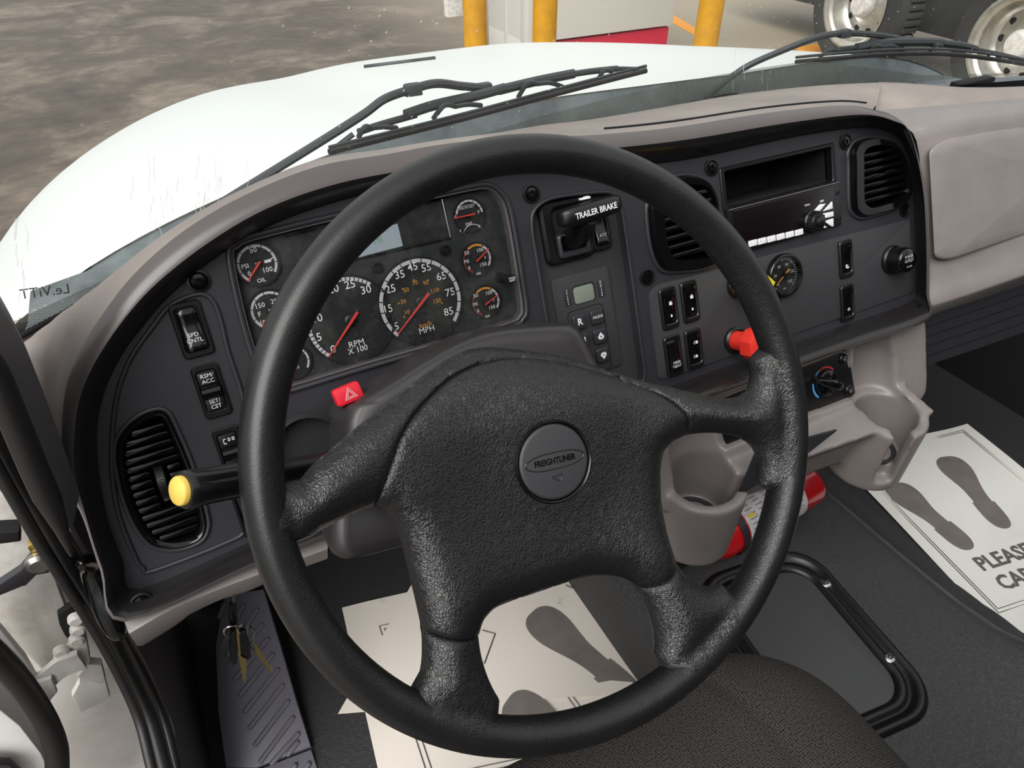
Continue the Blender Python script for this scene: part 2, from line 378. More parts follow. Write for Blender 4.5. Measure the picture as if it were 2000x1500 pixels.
def glass_mat(name, kind):
    """clear pane with a thin film of dust (pane) or the dotted ceramic edge (frit)"""
    m = bpy.data.materials.new(name); m.use_nodes = True; n = m.node_tree; n.nodes.clear(); L = n.links.new
    o = n.nodes.new('ShaderNodeOutputMaterial'); tr = n.nodes.new('ShaderNodeBsdfTransparent'); tr.inputs[0].default_value = (.95, .97, .96, 1)
    gl = n.nodes.new('ShaderNodeBsdfGlossy'); gl.inputs['Roughness'].default_value = .02
    df = n.nodes.new('ShaderNodeBsdfDiffuse'); t = n.nodes.new('ShaderNodeTexCoord')
    m1 = n.nodes.new('ShaderNodeMixShader'); m2 = n.nodes.new('ShaderNodeMixShader')
    L(tr.outputs[0], m1.inputs[1]); L(gl.outputs[0], m1.inputs[2])
    if kind == 'frit':
        m1.inputs[0].default_value = .03
        df.inputs[0].default_value = lin((150, 156, 150))
        mp = n.nodes.new('ShaderNodeMapping'); mp.inputs['Rotation'].default_value = (0, 0, .78); L(t.outputs['UV'], mp.inputs[0])
        v = n.nodes.new('ShaderNodeTexVoronoi'); v.inputs['Scale'].default_value = 420; v.inputs['Randomness'].default_value = 0; L(mp.outputs[0], v.inputs['Vector'])
        sp = n.nodes.new('ShaderNodeSeparateXYZ'); L(t.outputs['UV'], sp.inputs[0])
        lt = n.nodes.new('ShaderNodeMath'); lt.operation = 'LESS_THAN'; lt.inputs[1].default_value = .40; L(v.outputs['Distance'], lt.inputs[0])
        L(lt.outputs[0], m2.inputs[0])
    else:
        fr = n.nodes.new('ShaderNodeFresnel'); fr.inputs[0].default_value = 1.25; L(fr.outputs[0], m1.inputs[0])
        if kind == 'pane': df = n.nodes.new('ShaderNodeBsdfTranslucent')
        df.inputs[0].default_value = lin((235, 235, 230))
        a = n.nodes.new('ShaderNodeTexNoise'); a.inputs['Scale'].default_value = 5 if kind == 'pane' else 30; a.inputs['Detail'].default_value = 9; a.inputs['Roughness'].default_value = .7
        L(t.outputs['Object'], a.inputs['Vector'])
        v = n.nodes.new('ShaderNodeTexVoronoi'); v.inputs['Scale'].default_value = 75 if kind == 'pane' else 300; L(t.outputs['Object'], v.inputs['Vector'])
        r = n.nodes.new('ShaderNodeMapRange'); r.inputs['From Min'].default_value = .45; r.inputs['From Max'].default_value = .85; r.inputs['To Max'].default_value = .05 if kind == 'pane' else .05
        L(a.outputs['Fac'], r.inputs['Value'])
        s = n.nodes.new('ShaderNodeMapRange'); s.inputs['From Min'].default_value = .11; s.inputs['From Max'].default_value = .05; s.inputs['To Min'].default_value = 0; s.inputs['To Max'].default_value = .7 if kind == 'pane' else .3
        L(v.outputs['Distance'], s.inputs['Value'])
        g = n.nodes.new('ShaderNodeTexNoise'); g.inputs['Scale'].default_value = 3.1; L(t.outputs['Object'], g.inputs['Vector'])
        g2 = n.nodes.new('ShaderNodeMapRange'); g2.inputs['From Min'].default_value = .40; g2.inputs['From Max'].default_value = .58; L(g.outputs['Fac'], g2.inputs['Value'])
        mu = n.nodes.new('ShaderNodeMath'); mu.operation = 'MULTIPLY'; L(s.outputs[0], mu.inputs[0]); L(g2.outputs[0], mu.inputs[1])
        ad = n.nodes.new('ShaderNodeMath'); ad.operation = 'MAXIMUM'; L(r.outputs[0], ad.inputs[0]); L(mu.outputs[0], ad.inputs[1])
        L(ad.outputs[0], m2.inputs[0])
    L(m1.outputs[0], m2.inputs[1]); L(df.outputs[0], m2.inputs[2]); L(m2.outputs[0], o.inputs['Surface'])
    return m
def drip_mat():
    m = bpy.data.materials.new('dried_water_trail'); m.use_nodes = True; n = m.node_tree; n.nodes.clear(); L = n.links.new
    o = n.nodes.new('ShaderNodeOutputMaterial'); a = n.nodes.new('ShaderNodeBsdfTransparent'); b = n.nodes.new('ShaderNodeBsdfTranslucent'); b.inputs[0].default_value = (.85, .86, .84, 1)
    x = n.nodes.new('ShaderNodeMixShader'); x.inputs[0].default_value = .22; L(a.outputs[0], x.inputs[1]); L(b.outputs[0], x.inputs[2]); L(x.outputs[0], o.inputs[0]); return m
M['drip'] = drip_mat()
M['glass'] = glass_mat('dusty_windshield_glass', 'pane'); M['frit'] = glass_mat('dotted_frit', 'frit'); M['lens'] = glass_mat('clear_gauge_lens', 'lens')
# ================================================================== THE YARD OUTSIDE
g = MB(); g.add([(-40, -20, 0), (60, -20, 0), (60, 60, 0), (-40, 60, 0)], [(0, 1, 2, 3)])
pavement = tag(g.build('pavement', M['ground']), 'stained grey brown concrete yard in front of the truck', kind='structure')
for pts in (((1313, 28), (1368, 60), (1366, 74), (1312, 44)), ((1556, 92), (1602, 84), (1603, 106), (1560, 106))):
    q = [onz(x, y, 0.004) for x, y in pts]
    MB().add([(p.x, p.y, .001) for p in q]+[(p.x, p.y, .004) for p in q], [(7, 6, 5, 4), (0, 1, 2, 3), (0, 1, 5, 4), (1, 2, 6, 5), (2, 3, 7, 6), (3, 0, 4, 7)]).build('painted_line', M['orange'], pavement, fixn=True)

def bollard(px, py, Y, h, label):
    p = ony(px, py, Y); t = thing('bollard', label, 'bollard', T(p.x, p.y, 0), 'yellow bollards in the yard')
    r = .088
    MB().lathe([(r, 0.03), (r, h-.08), (r*.95, h-.03), (r*.7, h), (0.01, h+.01)], 28).build('post', M['bollard'], t)
    MB().lathe([(r+.09, 0), (r+.09, .012), (r+.07, .03), (r, .03)], 28).build('base_plate', M['bollard'], t)
bollard(928, 45, 5.3, 1.35, 'yellow steel bollard at the dark left edge of the white box truck')
bollard(1064, 45, 4.9, 1.35, 'yellow steel bollard standing in front of the white box truck')
bollard(1384, 45, 4.3, 1.35, 'yellow steel bollard alone on pale concrete right of the box truck')

# white box truck across the yard, seen from its low side
bt = thing('box_truck', 'white box truck with a red lower rail parked behind the bollards', 'truck', T(0, 0, 0))
def face(px, py): p = ony(px, py, 6.5); return (p.x, p.z)
xl, xr = face(1032, 40)[0], face(1316, 40)[0]; zb = .50
yf = xl/(lambda r: r.x/r.y)(ray(953, 45))
def wbox(mb, x0, x1, y0, y1, z0, z1, bev=.01):
    q = rrect((x0+x1)/2, (y0+y1)/2, x1-x0, y1-y0, bev, 2); return mb.prism(q, z0, z1, bev)
wbox(MB(), xl, xl+.10, 6.6, yf, .22, .49, .02).build('side_skirt', M['truck_side'], bt); wbox(MB(), xl, xr, 6.5, yf, .47, 3.2, .02).build('cargo_body', M['truck_side'], bt)
wbox(MB(), xl-.03, xl+.12, 6.47, 6.62, .25, 3.2, .03).build('corner_post', M['truck_side'], bt)
wbox(MB(), xl-.012, xl+.02, yf-.45, yf-.39, .3, 3.2, .008).build('trim_strip', M['truck_side'], bt)
wbox(MB(), xl+.13, xr-.02, 6.53, 6.75, .26, .45, .02).build('lower_rail', M['truck_red'], bt)
for x in (xl+.9, xr-.9):
    MB().lathe([(.02, -.12), (.30, -.12), (.40, -.09), (.41, .0), (.40, .09), (.30, .12), (.02, .12)], 30, T(x, (6.8+yf)/2, .41) @ Matrix.Rotation(math.pi/2, 4, 'X')).build('wheel', M['tyre'], bt)
# steel dock foot left of the bollards
sp_ = thing('steel_post', 'grey bolted steel post foot at the top of the dark yard', 'post', T(*[ony(886, 26, 10.2)[i] if i < 2 else 0 for i in range(3)]))
MB().box((0, 0, .9), (.24, .12, 1.8), .01).build('column', M['bare'], sp_)
MB().box((0, -.07, .75), (.30, .03, .5), .01).build('foot_plate', M['bare'], sp_)
for x in (-.09, .09):
    for z in (.62, .86): MB().lathe([(.022, 0), (.022, .014), (.012, .02)], 8, T(x, -.085, z) @ Matrix.Rotation(math.pi/2, 4, 'X')).build('bolt', M['steel'], sp_)

# parked lorry with dull aluminium wheels at the far right
pk = thing('parked_lorry', 'parked lorry with dull aluminium wheels and black tyres beyond the far wiper', 'truck', T(0, 0, 0))
def wheel(px, py, dep, r, turn, dual):
    p = CAM + ray(px, py)*dep
    m = T(p.x, p.y, p.z) @ Matrix.Rotation(turn, 4, 'Z') @ Matrix.Rotation(math.pi/2, 4, 'X')   # axle along local z, outwards
    R = r*1.55
    wh = MB().lathe([(r*1.0, -.22), (R*.93, -.22), (R, -.15), (R, .02), (R*.95, .09), (r*1.08, .11), (r*1.0, .09)], 48, m, False, False)
    for k in range(56):                      # tread blocks
        a = 2*math.pi*k/56; c, s_ = math.cos(a), math.sin(a)
        b = MB().box((0, 0, 0), (.03, .05, .18), .004).xf(m @ Matrix.Rotation(a, 4, 'Z') @ T(R+.005, 0, -.065)); wh.add(b.v, b.f)
    wh = wh.build('tyre', M['tyre'], pk)
    k = .55 if dual else .3
    rim = MB().lathe([(r*1.02, .10), (r*1.04, .115), (r*.98, .12), (r*.95, .07), (r*.88, .05), (r*.86, -.05), (r*.80, -.09), (r*.74, -.11), (r*.50, -.085), (r*.42, -.05), (r*.30, -.04), (.01, -.04)], 48, m, False, True).build('rim', M['alu'], wh)
    for q in range(10):
        a = 2*math.pi*q/10
        MB().lathe([(r*.075, 0), (r*.075, .006), (.002, .007)], 14, m @ T(r*.63*math.cos(a), r*.63*math.sin(a), -.0995)).build('hand_hole', M['matte'], wh)
    MB().lathe([(r*.32, -.04), (r*.31, .02), (r*.24, .06), (.01, .07)], 24, m).build('hub', M['bare'], wh)
wheel(1684, 8, 7.5, .41, -1.66, False)
wheel(1990, 88, 6.4, .41, -1.66, False)
pq = CAM + ray(1840, 0)*8.2
MB().box((0, 0, 0), (5.6, 1.2, 1.1), .05).xf(T(8.25, 5.4, .95) @ Matrix.Rotation(-1.6, 4, 'Z')).build('chassis_shade', M['tyre'], pk)  # chassis box, deep and dark to stand in for shade under the lorry
MB().box((0, 0, 0), (3.6, .9, 1.5), .05).xf(T(8.2, 5.4, 2.3) @ Matrix.Rotation(-1.6, 4, 'Z')).build('load_bed', M['tyre'], pk)

# ================================================================== OUR OWN TRUCK: HOOD, COWL, WINDSHIELD, WIPERS
XC = .80
def yb(x): return   .86 - .20*((x-XC)/.94)**2
def hoff(x): return float(np.interp(x, [-.2, -.1, .05, .15, .5, .72, .9, 1.2, 1.8], [.175, .169, .147, .139, .138, .085, .055, .075, .13]))
def glass(x, z, off=0.0): return Vector((x, yb(x) - (z-1.80)*.72 + off, z))
def hitglass(px, py, off=0.0):
    r = ray(px, py); lo, hi = .15, 4.0
    f = lambda s: (CAM+r*s).y - glass((CAM+r*s).x, (CAM+r*s).z, off).y
    for _ in range(50):
        m_ = (lo+hi)/2
        if f(m_) < 0: lo = m_
        else: hi = m_
    return CAM + r*lo
hood = thing('truck_hood', 'glossy white rounded truck hood in front of the windshield', 'hood', T(XC, 1.5, 1.5))
def hz(x, y):
    a = 1.20 - .22*max(0, (y-1.3)/1.0)**2.2
    t = min(abs((x-XC)/a), 1.0)
    e = 3.4
    drop = .62*(1-(1-t**e)**(1/e))
    zc = 1.822 - .135*(y-.95) - .035*(y-.95)**2 - .10*max(0, (y-2.0)/.35)**3
    ridge = .018*math.exp(-((abs(x-XC)-.42)/.13)**2)*min(1, (y-.9)/.5)
    return zc - drop - ridge*.6 - .8*max(0, x-1.15)**2
rows = []
for j in range(41):
    v = j/40; row = []
    for i in range(81):
        u = -1+2*i/80; u = math.copysign(1-(1-abs(u))**1.6, u)
        y0 = .0
        ys = (1-v)
        x_ = XC + u*1.2
        y = (yb(max(min(x_, 1.80), -.20))+hoff(x_))*(1-v) + 2.36*v
        a = 1.20 - .22*max(0, (y-1.3)/1.0)**2.2
        x = XC + u*a
        row.append((x-XC, y-1.5, hz(x, y)-1.5))
    rows.append(row)
MB().loft(rows, False).build('hood_shell', M['white_paint'], hood, fixn=False, ang=60)
# grille surround slit on the nose
q = []
for k in range(13):
    r = ray(712+138*k/12, 130-17*k/12); s = .8
    while s < 3.2 and (CAM+r*s).z > hz((CAM+r*s).x, (CAM+r*s).y)+.003: s += .004
    p = CAM+r*s; q.append((p.x-XC, p.y-1.5, p.z-1.5))
MB().tube(q, .004, 8).build('grille_trim', M['charcoal'], hood)
# cowl panel between hood and glass
cw = thing('cowl_panel', 'grey cowl panel at the foot of the windshield', 'cowl', T(XC, .85, 1.76))
R0, R1, R2, R3_ = [], [], [], []
for k in range(41):
    x = -.150 + 1.90*k/40; y = yb(x)
    R0.append((x-XC, y-.02-.85, 1.79-1.76)); R1.append((x-XC, y+hoff(x)*.4-.85, 1.77-1.76)); R2.append((x-XC, y+hoff(x)*.85-.85, 1.765-1.76)); R3_.append((x-XC, y+hoff(x)+.002-.85, hz(x, y+hoff(x))-.002-1.76))
MB().loft([R0, R1, R2, R3_], False, flip=True).build('cowl_plate', M['cowl'], cw)
for k in range(9):
    x = .1+.16*k; MB().box((0, 0, 0), (.10, .022, .008), .003).xf(T(x-XC, yb(x)+hoff(x)*.4-.85, 1.776-1.76)).build('vent_slot', M['matte'], cw)
# windshield pane, one curved sheet
def sheet(x0, x1, z0, z1, nx, nz, th=.006):
    F = []; 
    for j in range(nz+1):
        F.append([tuple(glass(x0+(x1-x0)*i/nx, z0+(z1-z0)*j/nz)) for i in range(nx+1)])
    return F
win = MB(); win.loft(sheet(-.150, 1.75, 1.80, 2.62, 40, 12), False); window_1 = tag(win.build('window_1', M['glass'], None), 'dusty curved windshield with dried drips', kind='structure')
fr = MB(); FZ = []
for k in range(61):
    x = -.150 + 1.90*k/60; FZ.append(x)
fr.loft([[tuple(glass(x, 1.795, -.004)) for x in FZ], [tuple(glass(x, 1.868-.050*abs((x-XC)/.94)**2 - (.05*min(1, max(0, (x-.92)/.3)) if x > .92 else 0), -.004)) for x in FZ]], False)
fo = fr.build('frit_band', M['frit'], window_1)
uv = fo.data.uv_layers.new(name='UVMap')
for l in fo.data.loops:
    v_ = fo.data.vertices[l.vertex_index].co; uv.data[l.index].uv = (v_.x, v_.z*1.25)
# dried drip trails on the outside of the glass
random.seed(3)
dr = MB()
for k in range(44):
    px = random.choice([random.uniform(250, 520), random.uniform(300, 470), random.uniform(1430, 1560), random.uniform(20, 60)]); py = random.uniform(300, 440) if px < 600 else random.uniform(90, 170)
    if px < 70: py = random.uniform(400, 600)
    n_ = random.randint(4, 9); p = []
    for i in range(n_):
        p.append(hitglass(px, py, .004)); px += random.uniform(-3, 3); py += random.uniform(3, 11)
    dr.tube(p, [random.uniform(.0003, .0008) for _ in p], 5)
tag(dr.build('water_drips', M['drip'], window_1), kind='stuff')
lm_ = hitglass(88, 570, -.003)
MB().text('Le.ViTT', 0, 0, .012, 0, sx=-1).xf(Matrix.Translation(lm_) @ Matrix.Rotation(math.radians(-12), 4, 'Z') @ Matrix.Rotation(math.radians(54), 4, 'X')).build('etched_mark', M['matte'], window_1)
# wipers
def wiper(label, blade, arm, bridge, clips, pivot):
    b0 = hitglass(*pivot, .05); t = thing('windshield_wiper', label, 'wiper', Matrix.Translation(b0), 'windshield wipers'); inv = Matrix.Translation(-b0)
    g_ = lambda pts, off, sub=5: [inv @ p for p in smooth_line([hitglass(x, y, off) for x, y in pts], sub)]
    MB().tube(g_(blade, .012), .0035, 6).build('rubber_blade', M['rubber'], t)
    MB().tube(g_([(x, y-9) for x, y in blade], .020), .0022, 6).build('blade_spine', M['wiper'], t)
    MB().tube(g_(arm, .055), .0048, 8).build('wiper_arm', M['wiper'], t)
    for pts, rad in bridge:
        MB().tube(g_(pts, .042), rad, 8).build('bridge', M['wiper'], t)
    for a, b in clips:
        MB().tube(g_([a, ((a[0]+b[0])/2, min(a[1], b[1])-2), b], .03), .0028, 6).build('claw', M['wiper'], t)
    for (x, y) in (arm[-1], arm[len(arm)//2+1]):
        p = inv @ hitglass(x, y, .055); MB().box((p.x, p.y, p.z), (.02, .012, .012), .003).build('joint_cap', M['wiper'], t)
wiper('black windshield wiper lying across the left of the hood in front of the driver',
      [(643, 297), (760, 268), (900, 233), (1050, 193), (1160, 164), (1262, 138)],
      [(430, 398), (540, 330), (640, 268), (712, 222), (752, 193), (806, 174), (852, 163), (900, 168), (945, 172)],
      [([(792, 224), (850, 205), (930, 187), (985, 172)], .006), ([(975, 176), (1050, 158), (1120, 144)], .006), ([(700, 258), (745, 243), (812, 224)], .004), ([(1100, 148), (1150, 140), (1205, 134)], .004), ([(690, 262), (660, 285)], .003), ([(1200, 134), (1245, 135)], .003)],
      [((890, 208), (846, 232)), ((890, 208), (940, 206)), ((725, 250), (700, 268)), ((725, 250), (775, 250)), ((1050, 164), (1012, 190)), ((1050, 164), (1100, 170)), ((1195, 140), (1165, 160))], (470, 380))
wiper('black windshield wiper over the far right of the glass in front of the lorry wheels',
      [(1555, 121), (1640, 113), (1760, 105), (1880, 108), (2020, 128)],
      [(1380, 190), (1450, 135), (1530, 98), (1600, 72), (1650, 65), (1708, 68), (1770, 78)],
      [([(1672, 93), (1730, 84), (1790, 82), (1840, 84)], .007), ([(1800, 82), (1870, 88), (1905, 96)], .006), ([(1608, 104), (1650, 95), (1690, 92)], .004), ([(1900, 96), (1960, 108), (1998, 118)], .004)],
      [((1725, 92), (1695, 106)), ((1725, 92), (1765, 101)), ((1840, 90), (1815, 101)), ((1640, 100), (1600, 113)), ((1935, 104), (1930, 112))], (1400, 175))

# ================================================================== CAB SHELL
XL, XR, YBK, ZF, ZR = -.215, 1.80, -.75, .95, 2.62
def slab(name, x0, x1, y0, y1, z0, z1, m, lab=None, kind='structure'):
    o = wbox(MB(), x0, x1, y0, y1, z0, z1, .004).build(name, m); return tag(o, lab, kind=kind)
slab('floor', XL-.02, XR+.06, YBK, 1.15, ZF-.04, ZF, M['vinyl'], 'black grained vinyl cab floor')
slab('wall_front', XL+.03, XR, 1.02, 1.06, ZF, 1.66, M['matte'], 'dark firewall behind the pedals')
slab('wall_back', XL, XR, YBK-.04, YBK, ZF, ZR, M['dark_trim'], 'unseen rear wall of the cab, closed to darken reflections')  # out of view; closed full height so the fascia reflects dark
slab('wall_rear_left', XL-.04, XL, YBK, -.30, ZF, ZR, M['dark_trim'], 'unseen left rear quarter of the cab behind the door, added for contrast')  # unseen quarter wall, added to cut light from behind and raise contrast
slab('wall_rear_right', XR, XR+.04, YBK, -.25, 1.78, ZR, M['dark_trim'], 'unseen right rear quarter of the cab, added for contrast')  # unseen too, kept solid behind the side window for more contrast
slab('wall_right', XR, XR+.04, YBK, .60, ZF-.02, 1.78, M['matte'], 'passenger side of the cab below its window')
slab('wall_right_front', XR, XR+.04, .60, 1.06, ZF-.02, 1.60, M['matte'], 'passenger side kick panel')
# raised engine tunnel between the footwells
tn = MB(); prof = [(.50, .95), (.52, 1.02), (.55, 1.065), (.60, 1.08), (.98, 1.08), (1.04, 1.065), (1.09, 1.02), (1.14, .965), (1.20, .951)]
prof = [tuple(p) for p in smooth_line([Vector((a, b)) for a, b in prof], 5)]
rr_ = []
for j in range(25):
    y = -.70+1.72*j/24; row = []
    for x, z in prof:
        s = 1/(1+math.exp(-(z-.98)*60)) if z > .952 else 0
        b = .10*math.exp(-((x-1.08)/.10)**2-((y-.03)/.15)**2)
        row.append((x, y, z + b))
    rr_.append(row)
tn.loft(rr_, False, flip=False)
tag(tn.build('trim_1', M['vinyl'], fixn=False, ang=70), 'black vinyl covered engine tunnel', kind='structure')
# ================================================================== DASHBOARD
dash = thing('dashboard', 'long taupe and charcoal truck dashboard under the windshield', 'dashboard', PM(0, 0, 0))
DI = PM(0, 0, 0).inverted()
def loc(p): return DI @ p
ST_I = [(272,1150),(240,1095),(212,1020),(195,930),(190,838),(205,765),(235,700),(270,650),(330,580),(420,505),(520,445),(640,400),(780,365),(930,345),(1100,335),(1230,325),(1360,309),(1552,268),(1690,249),(1745,263),(1768,292),(1781,352),(1787,470),(1788,555),(1775,590),(1650,634),(1400,722),(1000,865),(700,975),(492,1057)]
ST_C = [(246,1208),(200,1110),(168,1010),(146,920),(146,840),(158,771),(190,700),(246,619),(310,550),(410,472),(520,408),(640,364),(760,338),(920,315),(1080,300),(1240,285),(1360,270),(1540,240),(1680,224),(1745,236),(1778,262),(1802,364),(1809,470),(1809,570),(1804,622),(1650,676),(1400,763),(1000,905),(700,1018),(500,1097)]
ST_O = [(243,1214),(196,1115),(163,1015),(128,940),(121,850),(128,760),(152,692),(196,620),(262,535),(360,450),(480,380),(620,325),(750,302),(900,277),(1060,268),(1180,262),(1320,248),(1500,220),(1640,206),(1705,214),(1755,240),(1806,364),(1813,470),(1813,575),(1808,628),(1650,682),(1400,770),(1000,912),(700,1025),(500,1104)]
WI, WCR, WO = 0.0, .034, .022
def loop(pts, w, sub=5): return [Vector((u, v, w)) for u, v in [tuple(p) for p in smooth_line([Vector(pp(x, y, w)) for x, y in pts], sub, True)]]
LI, LC, LO = loop(ST_I, WI), loop(ST_C, WCR), loop(ST_O, WO)
n_ = len(LI)
# brow / lip ring: inner wall, rounded crest, outer face
rings = [[(p.x, p.y, -.006) for p in LI], [(p.x, p.y, p.z) for p in LI]]
for t in (.35, .65, .85, .95):
    rings.append([tuple(LI[i].lerp(LC[i], t).to_2d())+(WCR*math.sin(math.pi/2*t)*.98,) for i in range(n_)])
for t in (0, .12, .3, .6, 1):
    rings.append([tuple(LC[i].lerp(LO[i], t).to_2d())+(WCR*(1-t*t)+WO*t*t,) for i in range(n_)])
k_ = 7
MB().loft(rings[:k_]).build('bezel_lip', M['brow'], dash, fixn=False, ang=50)
MB().loft(rings[k_-1:]).build('brow', M['brow_taupe'], dash, fixn=False, ang=60)

# outlines of what is let into the fascia
CL = [tuple(p) for p in smooth_line([Vector(pp(x, y)) for x, y in [(449,498),(462,478),(497,462),(650,424),(800,392),(920,366),(958,364),(983,384),(995,412),(1008,480),(1018,545),(1026,600),(1020,622),(985,640),(740,709),(564,762),(540,764),(522,748),(494,690),(466,590)]], 4, True)]
VL = [tuple(p) for p in smooth_line([Vector(pp(220+x/2.885, 560+y/2.885)) for x, y in [(255,692),(300,705),(330,740),(372,830),(428,960),(484,1120),(530,1290),(533,1360),(505,1420),(440,1458),(350,1478),(255,1468),(190,1430),(120,1330),(60,1180),(25,1030),(15,930),(32,850),(90,775),(170,718)]], 3, True)]
VR = [tuple(p) for p in smooth_line([Vector(pp(1360+x/4.1667, 220+y/4.1667)) for x, y in [(1235,420),(1232,330),(1270,250),(1350,212),(1450,205),(1560,235),(1640,330),(1690,480),(1710,640),(1680,720),(1600,780),(1450,830),(1340,855),(1270,820),(1240,740)]], 4, True)]
VM = [(u-.3075, v+.004) for u, v in VR]
VM = [tuple(p) for p in smooth_line([Vector(pp(x, y)) for x, y in [(1263,420),(1266,395),(1285,362),(1320,345),(1350,344),(1375,354),(1392,385),(1398,430),(1402,490),(1395,512),(1370,524),(1310,530),(1285,520),(1270,480)]], 4, True)]
cx_, cy_ = pp(1530, 366)
BIN = rrect(*pp(1524, 345), .186, .052, .004, 3)
STK = [tuple(p) for p in smooth_line([Vector(pp(x, y)) for x, y in [(1040,440),(1046,410),(1075,390),(1130,381),(1180,377),(1200,384),(1212,410),(1222,470),(1232,540),(1252,690),(1256,735),(1240,748),(1130,790),(1104,788),(1096,760),(1070,630),(1050,510)]], 4, True)]
LP = [tuple(p) for p in smooth_line([Vector(pp(x, y)) for x, y in [(300,640),(335,598),(385,577),(410,585),(427,620),(444,690),(470,770),(480,850),(480,950),(478,1030),(440,1058),(300,1112),(282,1108),(268,1090),(236,1010),(222,930),(222,850),(232,770),(258,700)]], 4, True)]
pl = MB(); out = [(p.x, p.y) for p in LI]
pl.plate(out, [CL, VL, VM, VR, BIN, STK], -.012, 0.0)
pl.build('fascia', M['charcoal'], dash, ang=35)
# moulded ridges: raised border of the left panel, rings round the vents, stack and cluster
for nm, poly, r in (('panel_ridge', LP, .0022), ('vent_rim', VR, .0028), ('vent_rim', VM, .0028), ('vent_rim', VL, .0022), ('stack_rim', STK, .0022), ('cluster_rim', CL, .0028)):
    MB().tube([(p[0], p[1], .0006) for p in inset(ccw(poly), -.001)], r, 8, closed=True).build(nm, M['charcoal'], dash, ang=60)
# recessed dark box behind the stack and the bin
MB().fill(STK, (), -.0118).build('stack_floor', M['charcoal_grain'], dash)
# switch panel of the centre (a separate plate)
SP = [tuple(p) for p in smooth_line([Vector(pp(x, y)) for x, y in [(1268,600),(1270,570),(1290,554),(1340,541),(1540,487),(1740,437),(1770,430),(1776,440),(1782,540),(1780,566),(1760,578),(1650,617),(1480,676),(1330,729),(1290,740),(1282,720)]], 5, True)]
MB().prism(SP, -.002, .0025, .0012).build('switch_panel', M['charcoal_grain'], dash)
# screws of the fascia
for k, (x, y) in enumerate([(388,549),(277,1176),(1037,378),(1263,541),(1389,327),(1650,277),(1765,409),(1797,608)]):
    wv = 0.0 if k not in (1, 7) else .016
    u, v = pp(x, y, wv)
    sc = MB().lathe([(.0098, -.002), (.0098, .0022), (.0078, .0026), (.0068, .0004)], 22, T(u, v, wv), False, False).build('screw', M['black'], dash)
    MB().lathe([(.0070, 0), (.0062, .0022), (.0030, .0026), (.0026, .0012), (.0001, .001)], 16, T(u, v, wv)).build('screw_head', M['gloss'], sc)

# dash top: from the lip back to the foot of the glass
def sub(pts, a, b): return pts[a*5:b*5+1]
S_px = {3:(126,950),4:(113,850),5:(110,765),6:(114,692),7:(140,612),8:(212,540),9:(345,440),10:(480,366),11:(620,311),12:(750,291),13:(900,268),14:(1060,259),15:(1180,253),16:(1320,238),17:(1500,211),18:(1640,199),19:(1712,206)}
ks = sorted(S_px)
O_ = [PM(0,0,0) @ Vector(p) for p in sub(LO, 3, 19)]
S_ = smooth_line([PM(0,0,0) @ Vector(pp(*S_px[k], -.012)+(-.012,)) for k in ks], 5)
def backpt(p):      # point on the glass line behind p
    x = p.x; return x
B_px = {15:(1150,236),16:(1300,208),17:(1440,184),18:(1600,167),19:(1720,161)}
Bc = {3:(-.150,.60,1.70),4:(-.150,.61,1.74),5:(-.150,.62,1.78),6:(-.148,.625,1.80),7:(-.125,.643,1.80),8:(-.075,.66,1.80),9:(0,.69,1.805),10:(.08,.725,1.81),11:(.18,.76,1.815),12:(.27,.79,1.815),13:(.36,.815,1.82),14:(.46,.84,1.825)}
for k, p in B_px.items():
    h_ = onz(*p, 1.828 if k < 18 else 1.84); Bc[k] = tuple(h_)
B_ = smooth_line([Vector(Bc[k]) for k in ks], 5)
rows = []
m = len(O_)
def lift(a, b, t, h): q = a.lerp(b, t); q.z += h*4*t*(1-t); return q
rows.append(O_)
rows.append([O_[i].lerp(S_[i], .5)+Vector((0, 0, .002)) for i in range(m)])
rows.append(S_)
for t in (.2, .45, .7, 1): rows.append([lift(S_[i], B_[i], t, .006) for i in range(m)])
rows.append([Vector((p.x, max(p.y+.02, yb(min(max(p.x, -.15), 1.75))-.012) if i > 15 else p.y+.01, p.z-.03)) for i, p in enumerate(B_)])
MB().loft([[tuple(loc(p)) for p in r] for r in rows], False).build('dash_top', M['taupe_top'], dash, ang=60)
# seam line between brow and pad
MB().tube([tuple(loc(p+Vector((0, 0, .0012)))) for p in S_[60:-2]], .0012, 5).build('seam', M['matte'], dash)
# defroster slots along the glass
for a, b in (((1020,252),(1150,236)), ((1325,206),(1385,194)), ((1395,190),(1440,183))):
    p, q = onz(a[0], a[1]+3, 1.829), onz(b[0], b[1]+3, 1.829)
    MB().tube([tuple(loc(p)), tuple(loc(p.lerp(q, .5)+Vector((0, .004, .0)))), tuple(loc(q))], .0035, 6).build('defroster_slot', M['matte'], dash)
# dark reveal and end cap at the left
MB().tube([tuple(loc(onz(x, y, 1.801))) for x, y in ((20,668),(60,646),(120,614),(197,570))], .0045, 8, sx=.6).build('glass_seal', M['matte'], dash)

dep = [onz(x, y, 1.797) for x, y in ((10,678),(60,651),(120,619),(200,571),(165,606),(138,640),(100,672),(60,690),(30,690))]
m_ = MB().prism([(p.x, p.y) for p in dep], 1.77, 1.797, .002); m_.v = [tuple(loc(Vector(v))) for v in m_.v]; m_.build('dash_end', M['taupe_top'], dash, fixn=True)
